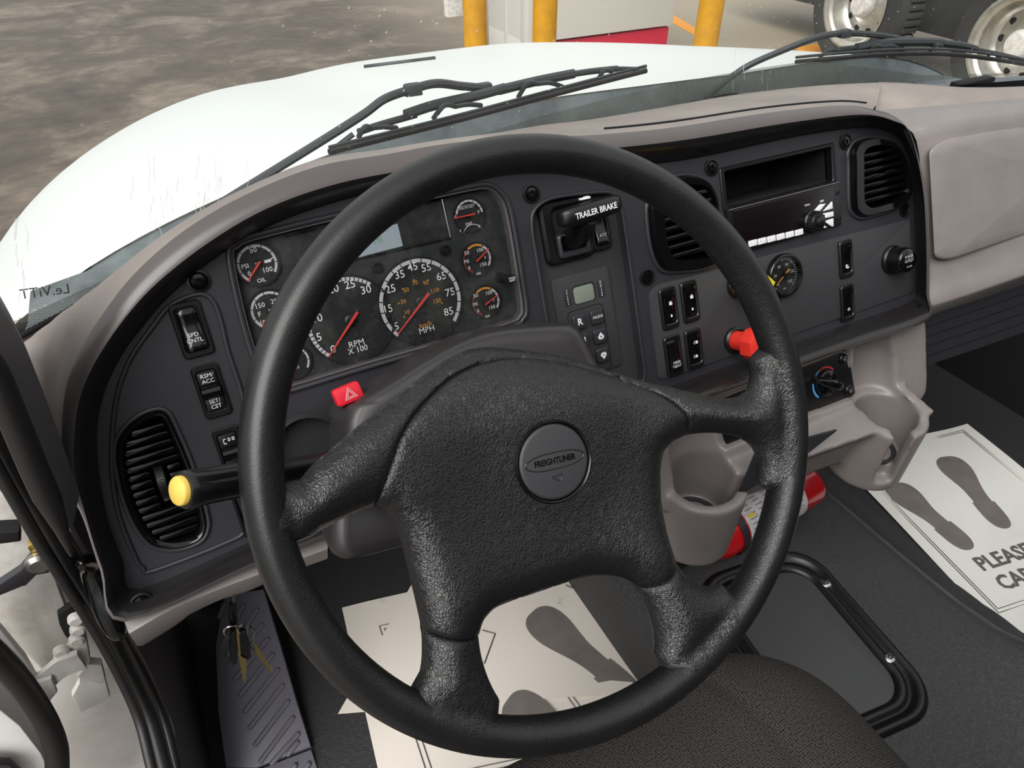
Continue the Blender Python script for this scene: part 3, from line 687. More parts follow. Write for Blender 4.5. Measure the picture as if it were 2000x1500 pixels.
# passenger side: top roll, padded face, dark ribbed skirt
def wb(x): return float(np.interp(x, [1709, 1806, 1900, 2000, 2160, 2320], [-.036, -.018, .002, .020, .042, .058]))
def prow(pts, wv): return [Vector(pp(x, y, wb(x)*min(1, max(0, (x-1709)/120))-.036*(1-min(1, max(0, (x-1709)/120)))+wv)+(wb(x)*min(1, max(0, (x-1709)/120))-.036*(1-min(1, max(0, (x-1709)/120)))+wv,)) for x, y in pts]
PR = [prow([(1709,215),(1800,209),(1900,200),(2000,191),(2160,176),(2320,162)], 0),
      prow([(1732,228),(1810,219),(1900,209),(2000,200),(2160,186),(2320,172)], .016),
      prow([(1758,244),(1820,232),(1900,222),(2000,212),(2160,200),(2320,190)], .026),
      prow([(1790,275),(1830,262),(1900,250),(2000,237),(2160,222),(2320,210)], .032),
      prow([(1804,400),(1840,392),(1900,380),(2000,357),(2160,322),(2320,290)], .030),
      prow([(1812,532),(1845,522),(1900,506),(2000,474),(2160,424),(2320,376)], .030),
      prow([(1810,590),(1845,580),(1900,562),(2000,528),(2160,470),(2320,416)], .036),
      prow([(1808,606),(1845,594),(1900,576),(2000,541),(2160,484),(2320,430)], .033),
      prow([(1806,622),(1845,606),(1900,588),(2000,552),(2160,494),(2320,440)], .008)]
PR = [[tuple(p) for p in smooth_line(r, 5)] for r in PR]
mb_ = MB(); cols = list(zip(*PR)); cols = [[tuple(p) for p in smooth_line([Vector(q) for q in c], 4)] for c in cols]
mb_.loft(cols, False, flip=True).build('passenger_pad', M['taupe'], dash, ang=60, fixn=False)
back = [[tuple(loc(Vector(p))) for p in r] for r in []]
top2 = MB(); E_ = [PM(0,0,0) @ Vector(p) for p in PR[0]]
BB = smooth_line([onz(x, y, 1.843) for x, y in ((1716,160),(1790,163),(1860,169),(1930,172),(2010,171),(2090,168))], 5)
r2 = [E_]+[[lift(a, b, t, .006) for a, b in zip(E_, BB)] for t in (.25, .5, .75, 1)]+[[p+Vector((0, .03, -.04)) for p in BB]]
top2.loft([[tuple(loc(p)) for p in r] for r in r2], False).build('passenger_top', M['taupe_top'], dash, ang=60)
GL = [tuple(p) for p in [Vector(pp(x, y)) for x, y in [(1812,300),(1818,286),(1832,276),(1870,266),(2000,243),(2160,216),(2320,190),(2320,350),(2160,402),(2000,458),(1850,508),(1832,511),(1824,500),(1818,440)]]]
def lidpt(s, t, d, h):
    s_, t_ = d+(1-2*d)*s, d*1.6+(1-3.2*d)*t
    x = 1812+508*s_; yt = float(np.interp(x, [1812, 1870, 2000, 2160, 2320], [281, 266, 243, 216, 190])); yb_ = float(np.interp(x, [1812, 1870, 2000, 2160, 2320], [516, 500, 458, 402, 350]))
    x += 12*t_*(1-s_); y = yt+(yb_-yt)*t_; return Vector(pp(x, y, wb(x)+.035+h)+(wb(x)+.035+h,))
def lidring(d, h): return [tuple(lidpt(p[0], p[1], d, h)) for p in rrect(.5, .5, 1, 1, .085, 5)]
lid_ = MB().loft([lidring(0, -.006), lidring(0, .001), lidring(.004, .0035), lidring(.012, .0045)])
n0 = len(lid_.v)-len(lidring(0, 0)); top_ring = lid_.v[n0:]
lid_.loft([[tuple(lidpt(.5+(p[0]-.5)*k/6, .5+(p[1]-.5)*k/6, .012, .0045)) for p in rrect(.5, .5, 1, 1, .085, 5)] for k in (6, 5, 4, 3, 2, 1, .02)])
lid_.build('glove_box_lid', M['taupe'], dash, fixn=True, ang=60)
SK = [(1806,622),(1845,608),(1900,590),(2000,555),(2160,500),(2320,445)]
for k in range(5):
    a = [Vector(pp(x, y+k*19, wb(x)+.008-.006*k)+(wb(x)+.008-.006*k,)) for x, y in SK]; b = [Vector(pp(x, y+k*19+18, wb(x)+.004-.006*k)+(wb(x)+.004-.006*k,)) for x, y in SK]
    MB().loft([[tuple(p+Vector((0, 0, -.02))) for p in a], [tuple(p) for p in a], [tuple(p) for p in b], [tuple(p+Vector((0, 0, -.02))) for p in b]], False, flip=True).build('skirt_slat', M['charcoal'], dash, fixn=True)

# lower left knee trim (taupe) below the lip
KT = [ppw([(243,1214),(330,1166),(420,1129),(500,1100),(560,1080),(640,1054)], .018), ppw([(252,1238),(335,1190),(425,1152),(505,1122),(565,1100),(640,1072)], .026), ppw([(268,1262),(340,1216),(420,1176),(500,1144),(560,1118),(640,1090)], .016), ppw([(278,1272),(345,1230),(400,1190),(480,1166),(560,1130),(640,1100)], -.02)]
rows = []
for r, wv in zip(KT, (.018, .026, .016, -.03)): rows.append([tuple(p) for p in smooth_line([Vector((u, v, wv)) for u, v in r], 4)])
rows = [[(p[0], p[1]+.004, -.03) for p in rows[0]]]+rows
MB().loft(rows, False, flip=False).build('knee_trim', M['taupe'], dash, fixn=True, ang=60)
a = [tuple(p) for p in rows[0]]; MB().add([rows[k][0] for k in range(len(rows))], [tuple(range(len(rows)))]).build('trim_end', M['taupe'], dash)
# ignition bezel under the knee trim
u, v = pp(462, 1150, -.02)
MB().lathe([(.016, -.02), (.018, -.006), (.015, .003), (.008, .005), (.007, .001), (.001, .001)], 24, T(u, v, -.02) @ Matrix.Rotation(1.15, 4, 'X')).build('ignition_lock', M['taupe'], dash)

# ================================================================== AIR VENTS
def polyspan(poly, v):
    xs = []
    for i in range(len(poly)):
        a, b = poly[i-1], poly[i]
        if (a[1] > v) != (b[1] > v): xs.append(a[0]+(b[0]-a[0])*(v-a[1])/(b[1]-a[1]))
    return (min(xs), max(xs)) if len(xs) >= 2 else None
def vent(label, poly, nslat, wheel_at, th=.0022, tilt=0.0, proud=0.0, margin=.010, face=None):
    poly = ccw(poly); c = Vector((sum(p[0] for p in poly)/len(poly), sum(p[1] for p in poly)/len(poly)))
    q = [(p[0]-c.x, p[1]-c.y) for p in poly]
    t = thing('air_vent', label, 'vent', PM(c.x, c.y, 0), 'air vents of the dashboard')
    o = inset(q, .0012); i1 = inset(q, margin*.55); i2 = inset(q, margin)
    if face:
        i2 = [(p[0]*face[0]+face[2], p[1]*face[1]) for p in inset(q, .006)]; i1 = [(p[0]*(face[0]+.03)+face[2]*.96, p[1]*(face[1]+.03)) for p in inset(q, .006)]
    R = [[(p[0], p[1], z) for p in pl_] for pl_, z in ((o, -.02), (o, .002), (inset(q, .003), .004+proud), (i1, .0035+proud), (i2, -.002+proud), (i2, -.045))]
    MB().loft(R).build('bezel', M['gloss'], t, ang=50)
    MB().fill(i2, (), -.044).build('duct', M['matte'], t)
    vs = [p[1] for p in i2]; v0, v1 = min(vs), max(vs)
    for k in range(1, nslat+1):
        v = v0+(v1-v0)*k/(nslat+1); sp = polyspan(i2, v)
        if not sp: continue
        a, b = sp[0]-.001, sp[1]+.001
        if wheel_at and abs(v-wheel_at[1]) < wheel_at[2]: b = min(b, wheel_at[0]-.007) if wheel_at[3] else b
        MB().prism(rrect((a+b)/2, v+tilt*(a+b)/2, b-a, th*2, th*.9, 3, math.atan(tilt)), -.022, .0005+proud, .0008).build('slat', M['gloss'], t)
        if wheel_at and abs(v-wheel_at[1]) < wheel_at[2] and wheel_at[3] and sp[1]-wheel_at[0] > .012:
            a2 = wheel_at[0]+.007; MB().prism(rrect((a2+sp[1])/2, v, sp[1]-a2, th*2, th*.9, 3), -.022, .0005+proud, .0008).build('slat', M['gloss'], t)
    if wheel_at and wheel_at[3]:
        W = MB().lathe([(.001, -.004), (.017, -.004), (.018, -.003), (.018, .003), (.017, .004), (.001, .004)], 40, T(wheel_at[0], wheel_at[1], -.010+proud) @ Matrix.Rotation(math.pi/2, 4, 'Y')).build('thumb_wheel', M['black'], t)
        for k in range(22):
            a = math.pi*(k+.5)/22; MB().box((0, 0, 0), (.0075, .0009, .0012), .0002).xf(T(wheel_at[0], wheel_at[1]+.0182*math.cos(a), -.010+proud+.0182*math.sin(a)) @ Matrix.Rotation(a-math.pi/2, 4, 'X')).build('knurl', M['black'], W)
    elif wheel_at:
        for dx in (-.018, .012): MB().box((wheel_at[0]+dx, wheel_at[1], -.001+proud), (.016, .0024, .004), .0008).build('slide_tab', M['black'], t)
    # faint vertical vanes behind
    for x in (-.02, -.005, .01, .025) if nslat < 10 else ():
        sp = [p[1] for p in i2 if abs(p[0]-x) < .02]
        if sp: MB().box((x, (max(sp)+min(sp))/2, -.033), (.0014, max(sp)-min(sp), .016)).build('vane', M['black'], t)
    return t
vc = pp(220+285/2.885, 560+1110/2.885); cL = (sum(p[0] for p in VL)/len(VL), sum(p[1] for p in VL)/len(VL))
vent('tall oval black air vent with fifteen slats at the far left of the dashboard', VL, 14, (vc[0]-cL[0], vc[1]-cL[1], .020, True), th=.0024, margin=.008)
vent('black air vent half hidden behind the steering wheel rim left of the radio', VM, 7, (0.01, 0, .003, False), th=.0025, proud=.007, face=(.86, .86, .006))
vent('black louvred air vent at the right end of the fascia beside the radio', VR, 7, (0.01, 0.004, .003, False), th=.0025, proud=.007, face=(.86, .86, .006))

# ================================================================== INSTRUMENT CLUSTER
cl = thing('instrument_cluster', 'gauge cluster with two large and six small dials behind the steering wheel', 'instrument cluster', PM(.168, -.09, -.010))
CM = T(-.168, -.09*-1, .010)                 # fascia frame -> cluster frame
def cpt(x, y): u, v = pp(x, y, -.010); return (u-.168, v+.09)
def z1(x, y): return cpt(420+x/3.125, 360+y/3.125)     # helper for the close-up readings
q = [(u-.168, v+.09) for u, v in CL]
MB().fill(q, (), -.002).build('dial_plate', M['dial'], cl)
o = inset(ccw(q), .001); i_ = inset(ccw(q), .0045)
MB().loft([[(p[0], p[1], -.002) for p in o], [(p[0], p[1], .009) for p in o], [(p[0], p[1], .0105) for p in inset(ccw(q), .003)], [(p[0], p[1], -.004) for p in i_]]).build('bezel', M['bezel_reflection'], cl, ang=60)
def ang(c, p): return math.degrees(math.atan2(p[1]-c[1], p[0]-c[0]))
def gauge(label, c, r, segs, ticks, texts, tip, tail, hub, rimw=.0016, tick_in=.16):
    """c centre, r outer scale radius; segs (a0, a1, mat, width); texts (string, x, y, size, mat)"""
    ko, zo = (1.065, .0003) if r > .03 else (1.16, .0012)
    gd = MB().lathe([(r*ko, -.001), (r*ko, zo), (r*(ko-.03), zo), (r*(ko-.045), -.0008), (.0005, -.0008)], 64, T(c[0], c[1], 0), False, True).build('gauge', M['disc'], cl)
    if label: gd['label'] = label
    for a0, a1, mt, wd in segs:
        MB().arc(c[0], c[1], r-wd, r, a0, a1, -.0004, 60).build('scale_arc', M[mt], gd)
    if ticks:
        tk = MB()
        for a, l0, l1, wd in ticks:
            a = math.radians(a); d = (math.cos(a), math.sin(a)); n = (-d[1], d[0])
            pts = [(c[0]+d[0]*l0+n[0]*wd, c[1]+d[1]*l0+n[1]*wd), (c[0]+d[0]*l0-n[0]*wd, c[1]+d[1]*l0-n[1]*wd), (c[0]+d[0]*l1-n[0]*wd, c[1]+d[1]*l1-n[1]*wd), (c[0]+d[0]*l1+n[0]*wd, c[1]+d[1]*l1+n[1]*wd)]
            tk.add([(x, y, -.0001) for x, y in pts], [(0, 1, 2, 3)] if area(pts) > 0 else [(3, 2, 1, 0)])
        tk.build('tick_marks', M['disc'], gd)
    by = {}
    for s_, x, y, sz, mt in texts: by.setdefault(mt, MB()).text(s_, x, y, sz, -.0002, weight=sz*.003)
    for mt, b in by.items(): b.build('numerals', M[mt], gd)
    if tip:
        d = Vector((tip[0]-tail[0], tip[1]-tail[1])); L_ = d.length; n = Vector((-d.y, d.x)).normalized()
        w0, w1 = r*.036, r*.014
        if r < .02: w0, w1 = r*.062, r*.03
        pts = [Vector(tail)+n*w0, Vector(tail)-n*w0, Vector(tip)-n*w1, Vector(tip)+n*w1]
        MB().prism([(p.x, p.y) for p in pts], .0032, .0042, .0004, 1).build('needle', M['needle'], gd)
        MB().lathe([(hub, -.0006), (hub*.95, .0024), (hub*.6, .0034), (.0004, .0034)], 24, T(c[0], c[1], 0)).build('needle_hub', M['black'], gd)
    return gd
# speedometer
c = z1(1258, 716); rs = abs(cpt(420+993/3.125, 587)[0]-c[0])
W_, A_ = 'white_ink', 'amber_ink'
nums = {'5':(1108,868),'15':(1055,762),'25':(1072,640),'35':(1128,553),'45':(1207,505),'55':(1290,510),'65':(1382,562),'75':(1435,660),'85':(1427,778)}
tx = [(k, *z1(*p), .0110, W_) for k, p in nums.items()]
tx += [('MPH', *z1(1293, 888), .0086, W_), ('km/h', *z1(1286, 857), .0066, A_)]
tx += [(k, *z1(*p),   .0062, A_) for k, p in {'10':(1172,782),'30':(1148,717),'50':(1167,646),'70':(1221,603),'90':(1287,603),'110':(1340,650),'130':(1355,714)}.items()]
tx += [('.', z1(x, y)[0], z1(x, y)[1]+.002, .014, A_) for x, y in ((1152,800),(1120,718),(1145,630),(1213,576),(1297,576),(1362,632),(1384,716))]
a0, a1 = ang(c, z1(1118, 925)), ang(c, z1(1455, 835)); a0 = a0 % 360; a1 = a1 % 360-360 if a1 % 360 > 180 else a1
tk = []
for k in range(0, 18):
    a = a0+(a1-a0)*(k+.6)/17.6; tk.append((a, rs*.86 if k % 2 else rs*.82, rs*1.0, rs*.012))
gauge('large speedometer dial reading zero', c, rs, [(a0, a1, 'grey_ink', rs*.085)], tk, tx, z1(1110, 913), z1(1300, 663), .0062)
# tachometer
c2 = z1(826, 830); rt_ = (Vector(z1(690, 1055))-Vector(c2)).length
tx = [(k, *z1(*p), .0110, W_) for k, p in {'0':(722,1008),'5':(636,934),'10':(622,820),'15':(640,718),'20':(722,640),'25':(824,613),'30':(921,645)}.items()]
tx += [('RPM', *z1(864, 972), .0086, W_), ('X 100', *z1(873, 1010), .0080, W_)]
a0 = ang(c2, z1(690, 1055)) % 360; a1 = ang(c2, z1(957, 593))
tk = [(a0+(a1-a0)*k/30, rt_*(.84 if k % 5 == 0 else .90), rt_, rt_*.010) for k in range(1, 30)]
gauge('large tachometer dial reading zero', c2, rt_, [(a0, a1, 'grey_ink', rt_*.085)], tk, tx, z1(690, 1050), z1(866, 777), .0062)
# small gauges
def small(label, c, r, segs, txt, tip, tail, nt_=8):
    txt = [(a, x, y, z_*.86, m_) for a, x, y, z_, m_ in txt]
    tk = []
    for a0, a1, mt, wd in segs:
        if mt == 'grey_ink':
            for k in range(1, nt_): tk.append((a0+(a1-a0)*k/nt_, r*.84, r*1.0, r*.02))
    gauge(label, c, r, segs, tk, txt, tip, tail, r*.2)
co = z1(258, 487); ro = .0175
small('oil pressure gauge', co, ro, [(232, -38, 'grey_ink', ro*.13)], [('50', *z1(232, 402), .0078, W_), ('PSI', *z1(183, 502), .0066, W_), ('0', *z1(210, 546), .0066, W_), ('100', *z1(320, 522), .0074, W_), ('OIL', *z1(284, 586), .0060, W_)], z1(197, 593), z1(273, 470))
b = MB()                                           # oil can pictogram
x0, y0 = z1(325, 468)
b.add([(x0-.0035, y0-.0012, -.0002), (x0+.0022, y0-.0012, -.0002), (x0+.003, y0+.001, -.0002), (x0+.0055, y0+.002, -.0002), (x0+.0052, y0+.0026, -.0002), (x0+.002, y0+.0015, -.0002), (x0-.0035, y0+.0012, -.0002)], [(0, 1, 2, 3, 4, 5, 6)])
b.build('oil_symbol', M['white_ink'], cl)
ct = z1(340, 770)
small('coolant temperature gauge', ct, ro, [(232, -38, 'grey_ink', ro*.13)], [('150', *z1(273, 742), .0074, W_), ('200', *z1(372, 712), .0074, W_), ('F', *z1(272, 795), .0074, W_), ('100', *z1(300, 842), .0066, W_), ('WATER', *z1(372, 868), .005, W_)], z1(285, 868), z1(352, 752))
cv = z1(478, 1085)
small('voltmeter dial', cv, .0150, [(232, -38, 'grey_ink', .0018)], [('12', *z1(455, 1060), .006, W_), ('VOLTS', *z1(480, 1125), .0042, W_)], z1(430, 1120), z1(488, 1070))
cf = z1(1555, 187); rf = .0150
small('fuel and fluid level gauge', cf, rf, [(165, 2, 'grey_ink', rf*.13), (190, 165, 'red_ink', rf*.06)], [('F', *z1(1610, 170), .0056, W_), ('E', *z1(1468, 200), .0050, W_), ('DEF', *z1(1550, 243), .0050, W_), ('F', *z1(1614, 258), .0046, W_), ('E', *z1(1498, 284), .0042, W_), ('ULTRA LOW SULFUR\nDIESEL FUEL ONLY', *z1(1533, 138), .0023, W_)], z1(1450, 209), z1(1578, 181))
MB().arc(cf[0], z1(1557, 320)[1], .0112, .0118, 28, 152, -.0003, 24).build('inner_arc', M['white_ink'], cl)
for nm, c, py0, tipx, tailx in (('front air pressure gauge', z1(1602, 455), 0, (1664, 392), (1588, 472)), ('rear air pressure gauge', z1(1655, 716), 1, (1720, 672), (1642, 733))):
    dx, dy = (0, 0) if not py0 else (54, 261); ra = .0152
    small(nm, c, ra, [(125, 57, 'amber_ink', ra*.14), (52, -40, 'grey_ink', ra*.14), (232, 135, 'red_ink', ra*.05), (238, 226, 'red_ink', ra*.12)],
          [('50', *z1(1537+dx, 420+dy), .0064, W_), ('100', *z1(1617+dx, 402+dy), .0064, W_), ('PSI', *z1(1536+dx, 472+dy), .0054, W_), ('0', *z1(1553+dx, 512+dy), .0060, W_), ('150', *z1(1636+dx, 490+dy), .0062, W_), ('AIR', *z1(1609+dx, 545+dy), .0044, W_), ('P', *z1(1649+dx, 448+dy), .0046, W_)], z1(*tipx), z1(*tailx), 4)
# message display with its frame
wl = [z1(*p) for p in ((428, 318), (1385, 88), (1438, 325), (470, 548))]
fr_ = [(a[0], a[1]) for a in wl]
for i in range(4):
    if i in (0, 1, 2): MB().tube([(*fr_[i], 0.0), (*fr_[(i+1) % 4], 0.0)], .0009, 6).build('display_border', M['black'] if i != 1 else M['steel'], cl)
MB().fill([z1(*p) for p in ((455, 318), (1380, 98), (1428, 318), (485, 538))], (), -.0012).build('lamp_window', M['disc'], cl)
d = [z1(*p) for p in ((640, 362), (1115, 240), (1148, 376), (672, 500))]
MB().fill(d, (), -.0006).build('message_display', M['lcd'], cl)
MB().text('0.0 MI', *z1(952, 352), .0092, -.0002).build('odometer_digits', M['green_ink'], cl)
for x, y in ((990, 508), (1403, 398)):
    p = z1(x, y); MB().lathe([(.0055, -.002), (.0055, .0016), (.0042, .0018), (.0036, -.001), (.0002, -.001)], 20, T(p[0], p[1], 0)).build('sensor_eye', M['black'], cl)
p = z1(1745, 570); kb = MB().lathe([(.0065, -.003), (.005, .002), (.0042, .018), (.0048, .026), (.0042, .028), (.0002, .028)], 20, T(p[0], p[1], 0)).build('reset_knob', M['black'], cl)
MB().text('MODE\nRESET', p[0], p[1], .0026, .0283).build('legend', M['white_ink'], kb)
MB().fill(inset(ccw(q), .005), (), .0068).build('lens', M['lens'], cl)

# ================================================================== ROCKER SWITCHES
def rocker(label, px, py, style, legend=(), sx=1.0, w0=0.0, flip=False):
    u, v = pp(px, py, w0); t = thing('rocker_switch', label, 'switch', PM(u, v, w0), 'rocker switches of the dashboard')
    W, H = .0235*sx, .0495
    MB().ring(rrect(0, 0, W, H, .004, 4), rrect(0, .0005, W*.70, H*.76, .003, 4), -.002, .0035, .0012).build('frame', M['black'], t)
    MB().fill(rrect(0, .0005, W*.72, H*.78, .003, 4), (), -.0005).build('well', M['matte'], t)
    rw, rh = W*.66, H*.73
    if style == 'rocker':
        R = []; n = 13
        for k in range(n):
            y = -rh/2+rh*k/(n-1); tt = y/(rh/2)
            z = .0045+.0030*tt*(1 if not flip else -1)-.0022*(1-tt*tt)+(.0 if abs(tt) < .97 else -.0015)
            R.append([(-rw/2, y, -.0004), (-rw/2, y, z-.001), (-rw/2+.001, y, z), (-rw/6, y, z+.0005), (rw/6, y, z+.0005), (rw/2-.001, y, z), (rw/2, y, z-.001), (rw/2, y, -.0004)])
        rk = MB().loft(R, False).add(R[0], [tuple(range(8))]).add(R[-1], [tuple(reversed(range(8)))]).build('rocker', M['gloss'], t, ang=50, fixn=True)
        zt = lambda y: .0045+.0030*(y/(rh/2))*(1 if not flip else -1)-.0022*(1-(y/(rh/2))**2)+.0021
    else:
        MB().prism(rrect(0, H*.245, W*.66, H*.24, .001, 2), -.0005, .0032, .0006).build('legend_plate', M['black'], t)
        MB().prism(rrect(0, -H*.24, W*.66, H*.24, .001, 2), -.0005, .0032, .0006).build('legend_plate', M['black'], t)
        R = []
        for k in range(9):
            a = math.pi*k/8; y = .0065*math.cos(a)-.0003; z = -.0005+.0105*math.sin(a)**.7
            R.append([(-rw/2, y, z), (rw/2, y, z)])
        rk = MB().loft(R, False, flip=True).build('rocker', M['gloss'], t, ang=60)
        zt = lambda y: .0034
    for s_, x, y, sz in legend:
        if s_.startswith('#'):
            b = MB(); zz = zt(y)
            k = s_[1:]
            if k == 'lock': b.prism(rrect(x, y, .0042, .0034, .0006, 2), zz, zz+.0003); b.arc(x, y+.0016, .0010, .0016, 0, 180, zz+.0003, 10)
            elif k == 'key': b.prism(circle(x, y, .0012, 12, .0018), zz, zz+.0003)
            elif k == 'lamp': b.arc(x-.0015, y, .0013, .0019, 90, 270, zz+.0003, 10); b.prism(rrect(x+.001, y, .0034, .0034, .0008, 2), zz, zz+.0003)
            elif k == 'seat': b.prism(rrect(x-.0018, y+.0008, .0018, .0050, .0008, 2), zz, zz+.0003); b.prism(rrect(x+.0008, y-.0012, .0044, .0018, .0006, 2), zz, zz+.0003); b.prism(circle(x+.0006, y+.0018, .0008, 8), zz, zz+.0003)
            elif k == 'ring': b.arc(x, y, .0016, .0023, -60, 250, zz+.0003, 18); b.prism(rrect(x, y, .0018, .0006, .0002, 1), zz, zz+.0003)
            elif k == 'beam':
                b.arc(x-.001, y, .0012, .0017, -90, 90, zz+.0003, 10)
                b.prism(rrect(x-.0012, y, .0007, .0032, .0002, 1), zz, zz+.0003)
                for q_ in (-1, 0, 1): b.prism(rrect(x+.0030, y+q_*.0012, .0026, .0005, .0002, 1), zz, zz+.0003)
            elif k == 'bracket': b.prism(rrect(x, y, .0006, .0046, .0002, 1), zz, zz+.0003); b.prism(rrect(x+.0012, y+.0022, .0024, .0006, .0002, 1), zz, zz+.0003); b.prism(rrect(x+.0012, y-.0022, .0024, .0006, .0002, 1), zz, zz+.0003)
            b.build('legend', M['white_ink'], rk)
        else: MB().text(s_, x, y, sz, zt(y), weight=sz*.004).build('legend', M['white_ink'], rk)
    return t
rocker('largest rocker switch lettered SPD CNTL at the upper left of the dashboard', 374, 643, 'rocker', [('SPD\nCNTL', 0, -.0070, .0052)], 1.12, .0, True)
rocker('rocker switch lettered RSM ACC and SET CST above the left vent', 413, 763, 'mid', [('RSM/\nACC', 0, .0122, .0052), ('SET/\nCST', 0, -.0118, .0052)], 1.0)
rocker('headlight rocker switch with a bracket and lamp symbol beside the left vent', 453, 882, 'mid', [('#bracket', -.004, .012, 0), ('#beam', .0015, .013, 0), ('EXIT', .002, -.0118, .0042)], 1.0)
rocker('rocker switch mostly hidden behind the wheel rim below the headlight switch', 487, 997, 'rocker', [])
rocker('rocker switch lettered ATC under the trailer brake handle', 1170, 444, 'rocker', [('ATC', 0, -.0085, .0048)], 1.0, -.008, True)
rocker('door lock rocker switch with padlock symbol, left one of the upper pair', 1305, 602, 'rocker', [('#lock', 0, .006, 0), ('#key', .001, -.009, 0)], 1.0, .0025)
rocker('door lock rocker switch with padlock symbol, right one of the upper pair', 1346, 589, 'rocker', [('#lock', 0, .006, 0), ('#key', .001, -.009, 0)], 1.0, .0025)
rocker('rocker switch lettered MIRR HEAT', 1314, 694, 'rocker', [('MIRR\nHEAT', 0, -.010, .0048)], 1.0, .0025, True)
rocker('rocker switch with two white lamp symbols beside the mirror heat switch', 1354, 681, 'rocker', [('#lamp', 0, .009, 0), ('#lamp', 0, -.009, 0)], 1.0, .0025)
rocker('rocker switch peeping out behind the wheel rim under the round air gauge', 1512, 622, 'rocker', [], 1.0, .0025)
rocker('rocker switch with a heated seat symbol right of the round air gauge', 1650, 506, 'rocker', [('#seat', 0, -.010, 0)], 1.0, .0025)
rocker('rocker switch with a ring symbol at the lower right of the switch panel', 1653, 591, 'rocker', [('#ring', 0, -.009, 0)], 1.0, .0025)

# ================================================================== TRAILER BRAKE, GEAR KEYPAD
u, v = pp(1103, 449, -.0118)
tb = thing('trailer_brake_lever', 'black trailer brake hand lever lettered TRAILER BRAKE', 'lever', PM(u, v, -.0118))
MB().ring(rrect(0, 0, .060, .068, .008, 4), rrect(.004, -.002, .040, .052, .006, 4), 0, .008, .003).build('housing', M['black'], tb)
MB().fill(rrect(.004, -.002, .044, .056, .006, 4), (), .0005).build('well', M['matte'], tb)
MB().ring(rrect(.004, -.016, .040, .026, .004, 4), rrect(.004, -.014, .030, .016, .003, 4), 0, .012, .002).build('gate', M['charcoal'], tb)
hp = Vector(pp(1153, 412, .040)) - Vector(pp(1103, 449, -.0118)); hz_ = .050
MB().tube([(0.004, -.012, 0), (.006, -.004, .02), (hp.x*.7, hp.y*.5, .035), (hp.x, hp.y-.004, hz_)], [.013, .012, .011, .010], 14).build('stem', M['black'], tb)
hd = []
n = 17
for k in range(n):
    x = -.036+.072*k/(n-1); e = (1-abs(x/.0365)**4)**.5; hh = .0098*(.66+.34*e); dd = .009*e+.003
    hd.append([(hp.x+x, hp.y+x*.05+hh*math.copysign(abs(math.sin(a))**.55, math.sin(a)), hz_+dd*math.copysign(abs(math.cos(a))**.6, math.cos(a))) for a in [2*math.pi*q/20 for q in range(20)]])
hn = MB().loft(hd, True, True, True).build('handle', M['black'], tb, ang=55, fixn=True)
MB().text('TRAILER BRAKE', hp.x+.001, hp.y-.0005, .0082, hz_+.0123, rot=.05, weight=.0002, sx=.86).build('lettering', M['white_ink'], hn)
b = MB(); b.prism(rrect(hp.x-.002, hp.y+.0132, .012, .002, .0005, 2), hz_-.004, hz_-.0005); b.prism(rrect(hp.x+.002, hp.y+.0136, .005, .002, .0005, 2), hz_-.008, hz_-.004); b.build('trailer_symbol', M['white_ink'], hn)

def KP(x, y): return pp(1060+x/8.333, 540+y/8.333, -.009)
ku, kv = KP(760, 700)
kp = thing('gear_selector_keypad', 'grey gear selector keypad with a small display and square keys', 'keypad', PM(ku, kv, -.0118))
def kz(x, y): a = KP(x, y); return (a[0]-ku, a[1]-kv)
plate = [kz(110, -30), kz(800, -250 + 130), kz(1140, -60), kz(1330, 1400), kz(400, 1700)]
pu0 = pp(1074, 527, -.009); pu1 = pp(1192, 497, -.009)
plw = .066; MB().prism(rrect(pp(1146, 616, -.009)[0]-ku, pp(1146, 620, -.009)[1]-kv-.008, .074, .118, .004, 3), 0, .0028, .001).build('face_plate', M['charcoal_grain'], kp)
MB().ring(rrect(kz(755, 960)[0], kz(755, 960)[1]-.006, .047, .078, .006, 4), rrect(kz(755, 960)[0], kz(755, 960)[1]-.006, .0456, .0766, .0055, 4), .002, .0034, .0).build('key_border', M['matte'], kp)
dc = kz(672, 272); MB().prism(rrect(*dc, .0285, .021, .004, 4), .0026, .0034).build('display_recess', M['matte'], kp); MB().prism(rrect(dc[0]-.0005, dc[1]-.0005, .0260, .0188, .0035, 4), .003, .0038, .0004).build('display', M['lcd_green'], kp)
for s_, c0 in (('SELECT', kz(398, 345)), ('MONITOR', kz(945, 195))):
    lp_ = MB().prism(rrect(*c0, .0085, .0195, .0015, 3), .0026, .0036, .0003).build('label_plate', M['charcoal'], kp)
    b = MB()
    for k, ch in enumerate(s_): b.text(ch, c0[0], c0[1]+.0078-.0156*k/(len(s_)-1), .0030, .0038)
    b.build('lettering', M['white_ink'], lp_)
keys = {'R': (575, 735), 'MODE': (865, 650), 'N': (625, 1045), 'up': (915, 965), 'down': (960, 1270), 'D': (680, 1350)}
